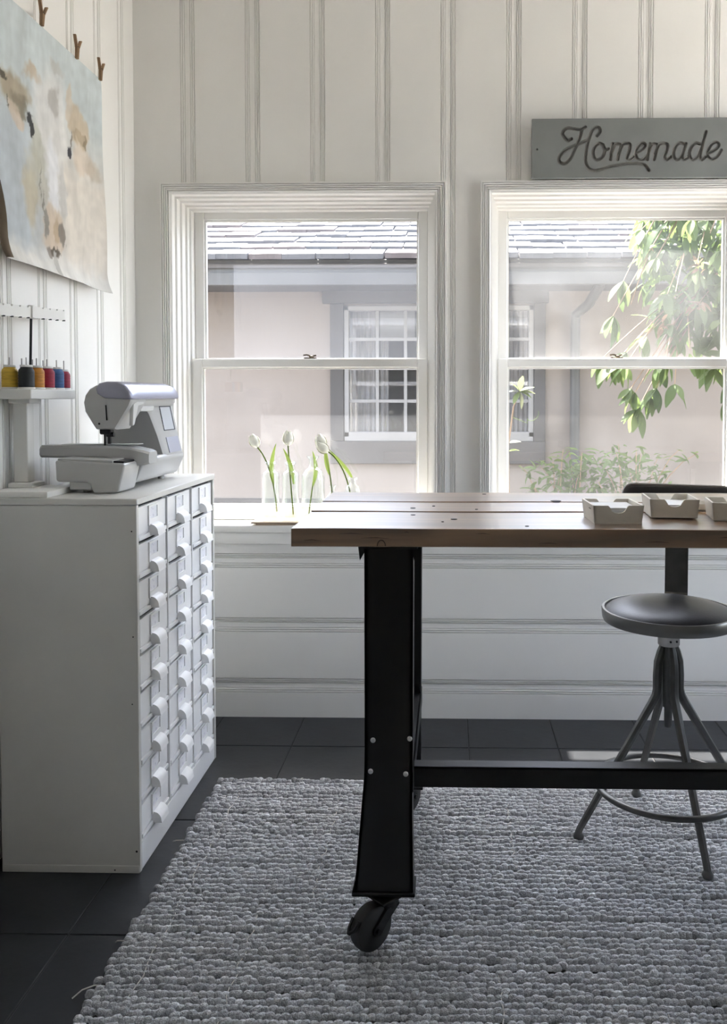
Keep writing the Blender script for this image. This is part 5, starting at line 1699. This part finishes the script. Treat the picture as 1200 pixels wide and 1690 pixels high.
cr_ = B().raw(crown_v, crown_f).build('crown_foliage', 'leaf_green', tree, smooth=80)
cr_['kind'] = 'stuff'
for (cx_, cz_) in ((1.02, 1.545), (1.19, 1.64), (1.20, 1.83)):
    for q in range(9):
        p = Vector((cx_ + rt.uniform(-0.02, 0.02), 4.15 + rt.uniform(-0.02, 0.02), cz_ + rt.uniform(-0.02, 0.02)))
        o_ = put_leaf(dry_leaf, limb_o[2], p, (rt.uniform(-1, 1), rt.uniform(-1, 0.4), rt.uniform(-0.6, 0.8)), rt.uniform(-1, 1), rt.uniform(0.6, 1.1))
        o_.name = 'dry_flower'

# low shrub in front of the neighbouring house
shrub = thing('shrub', 'low leafy shrub with arching stems against the stucco wall', 'shrub', (0.9, 5.35, -0.15))
small_leaf = [leaf_mesh('leaf', 0.075, 0.028, 'leaf_shrub', 0.25), leaf_mesh('leaf', 0.062, 0.026, 'leaf_light', 0.2), leaf_mesh('leaf', 0.085, 0.027, 'leaf_shrub', 0.35)]
rs_ = random.Random(4)
stems = []
tips = [(0.42, 0.78), (0.50, 0.66), (0.56, 0.76), (0.62, 0.80), (0.68, 0.88), (0.74, 0.86), (0.80, 0.86), (0.86, 0.82), (0.92, 0.80), (1.00, 0.86), (1.06, 0.90), (1.13, 0.88), (1.20, 0.84), (1.28, 0.84), (1.38, 0.88), (1.48, 0.86), (0.66, 0.70), (0.78, 0.72), (1.10, 0.74), (0.90, 0.68), (1.25, 0.72), (0.58, 0.62), (0.46, 0.56), (1.02, 0.66)]
for tx, tz in tips:
    bx_ = 0.72 + rs_.uniform(-0.1, 0.1) if tx < 0.9 else 1.08 + rs_.uniform(-0.1, 0.1)
    by_ = 5.35 + rs_.uniform(-0.08, 0.08)
    ty = 5.30 + rs_.uniform(-0.18, 0.14)
    pts = []
    for i in range(9):
        s = i / 8
        pts.append(Vector((bx_ + (tx - bx_) * s ** 1.5, by_ + (ty - by_) * s, -0.15 + (tz + 0.15) * (1 - (1 - s) ** 1.4))))
    so = B().tube(pts, 0.004, 5, radii=[0.007 - 0.005 * i / 8 for i in range(9)]).build('stem', 'twig', shrub)
    stems.append((so, pts))
cnt = 0
for so, pts in stems:
    for i in (3, 4, 5, 6, 7, 8):
        for q in range(2 if i < 8 else 3):
            if cnt >= 298:
                break
            p = pts[i] + Vector((rs_.uniform(-0.03, 0.03), rs_.uniform(-0.03, 0.03), rs_.uniform(-0.03, 0.02)))
            put_leaf(rs_.choice(small_leaf), so, p, (rs_.uniform(-1, 1), rs_.uniform(-1, 0.6), rs_.uniform(-0.5, 0.6)), rs_.uniform(-0.8, 0.8), rs_.uniform(0.65, 1.15))
            cnt += 1
inner_v, inner_f = [], []
src = [(tuple(v.co for v in m_.vertices), [tuple(p.vertices) for p in m_.polygons]) for m_ in small_leaf]
for q in range(760):
    if q % 2:
        c = Vector((rs_.gauss(0.72, 0.12), 5.36 + rs_.uniform(-0.15, 0.15), rs_.uniform(0.2, 0.80)))
    else:
        c = Vector((rs_.gauss(1.07, 0.13), 5.36 + rs_.uniform(-0.15, 0.15), rs_.uniform(0.2, 0.84)))
    M = Matrix.Translation(c) @ orient((rs_.uniform(-1, 1), rs_.uniform(-1, 0.6), rs_.uniform(-0.5, 0.6)), rs_.uniform(-0.8, 0.8)) @ Matrix.Scale(0.9, 4)
    v_, f_ = src[q % 3]
    o_ = len(inner_v)
    inner_v += [M @ x for x in v_]
    inner_f += [tuple(i + o_ for i in f) for f in f_]
ci = B().raw(inner_v, inner_f).build('inner_foliage', 'leaf_shrub', shrub, smooth=80)
ci['kind'] = 'stuff'

# pale climbing shoot close to the left side of the right window
vine = thing('climbing_shoot', 'slender climbing shoot with pale leaves at the left of the right window', 'plant', (0.27, 4.25, -0.15))
vst = B().tube([(0.27, 4.25, -0.15), (0.29, 4.24, 0.5), (0.28, 4.22, 0.95), (0.305, 4.20, 1.15), (0.335, 4.20, 1.225)], 0.003, 6, radii=[0.008, 0.006, 0.005, 0.004, 0.003]).build('stem', 'twig', vine)
pale_leaf = [leaf_mesh('leaf', 0.085, 0.034, 'leaf_pale', 0.2), leaf_mesh('leaf', 0.075, 0.034, 'leaf_light', 0.25)]
for q, (dx, dz, sc) in enumerate(((0.1, 1.0, 1.0), (0.8, 0.45, 1.0), (1.0, 0.05, 0.9), (0.9, -0.25, 0.9), (0.25, -1.0, 1.0), (-0.6, -0.8, 0.9), (-0.9, 0.1, 0.9), (-0.5, 0.8, 0.8))):
    put_leaf(pale_leaf[q % 2], vst, (0.335, 4.20, 1.225), (dx, rs_.uniform(-0.5, 0.1), dz), rs_.uniform(-0.5, 0.5), sc)
for q, (x, z) in enumerate(((0.285, 0.93), (0.28, 0.97))):
    for s in (-1, 1):
        put_leaf(pale_leaf[(q + 1) % 2], vst, (x, 4.22, z), (s, rs_.uniform(-0.6, 0.2), rs_.uniform(-0.2, 0.5)), rs_.uniform(-0.5, 0.5), 0.75)
tp = [(0.30, 4.21, 1.10)]
for q in range(14):
    a = q * 0.7
    tp.append((0.36 + q * 0.006 + 0.012 * math.cos(a), 4.20, 1.07 + q * 0.004 + 0.014 * math.sin(a)))
B().tube(tp, 0.0016, 5).build('tendril', 'leaf_light', vst)
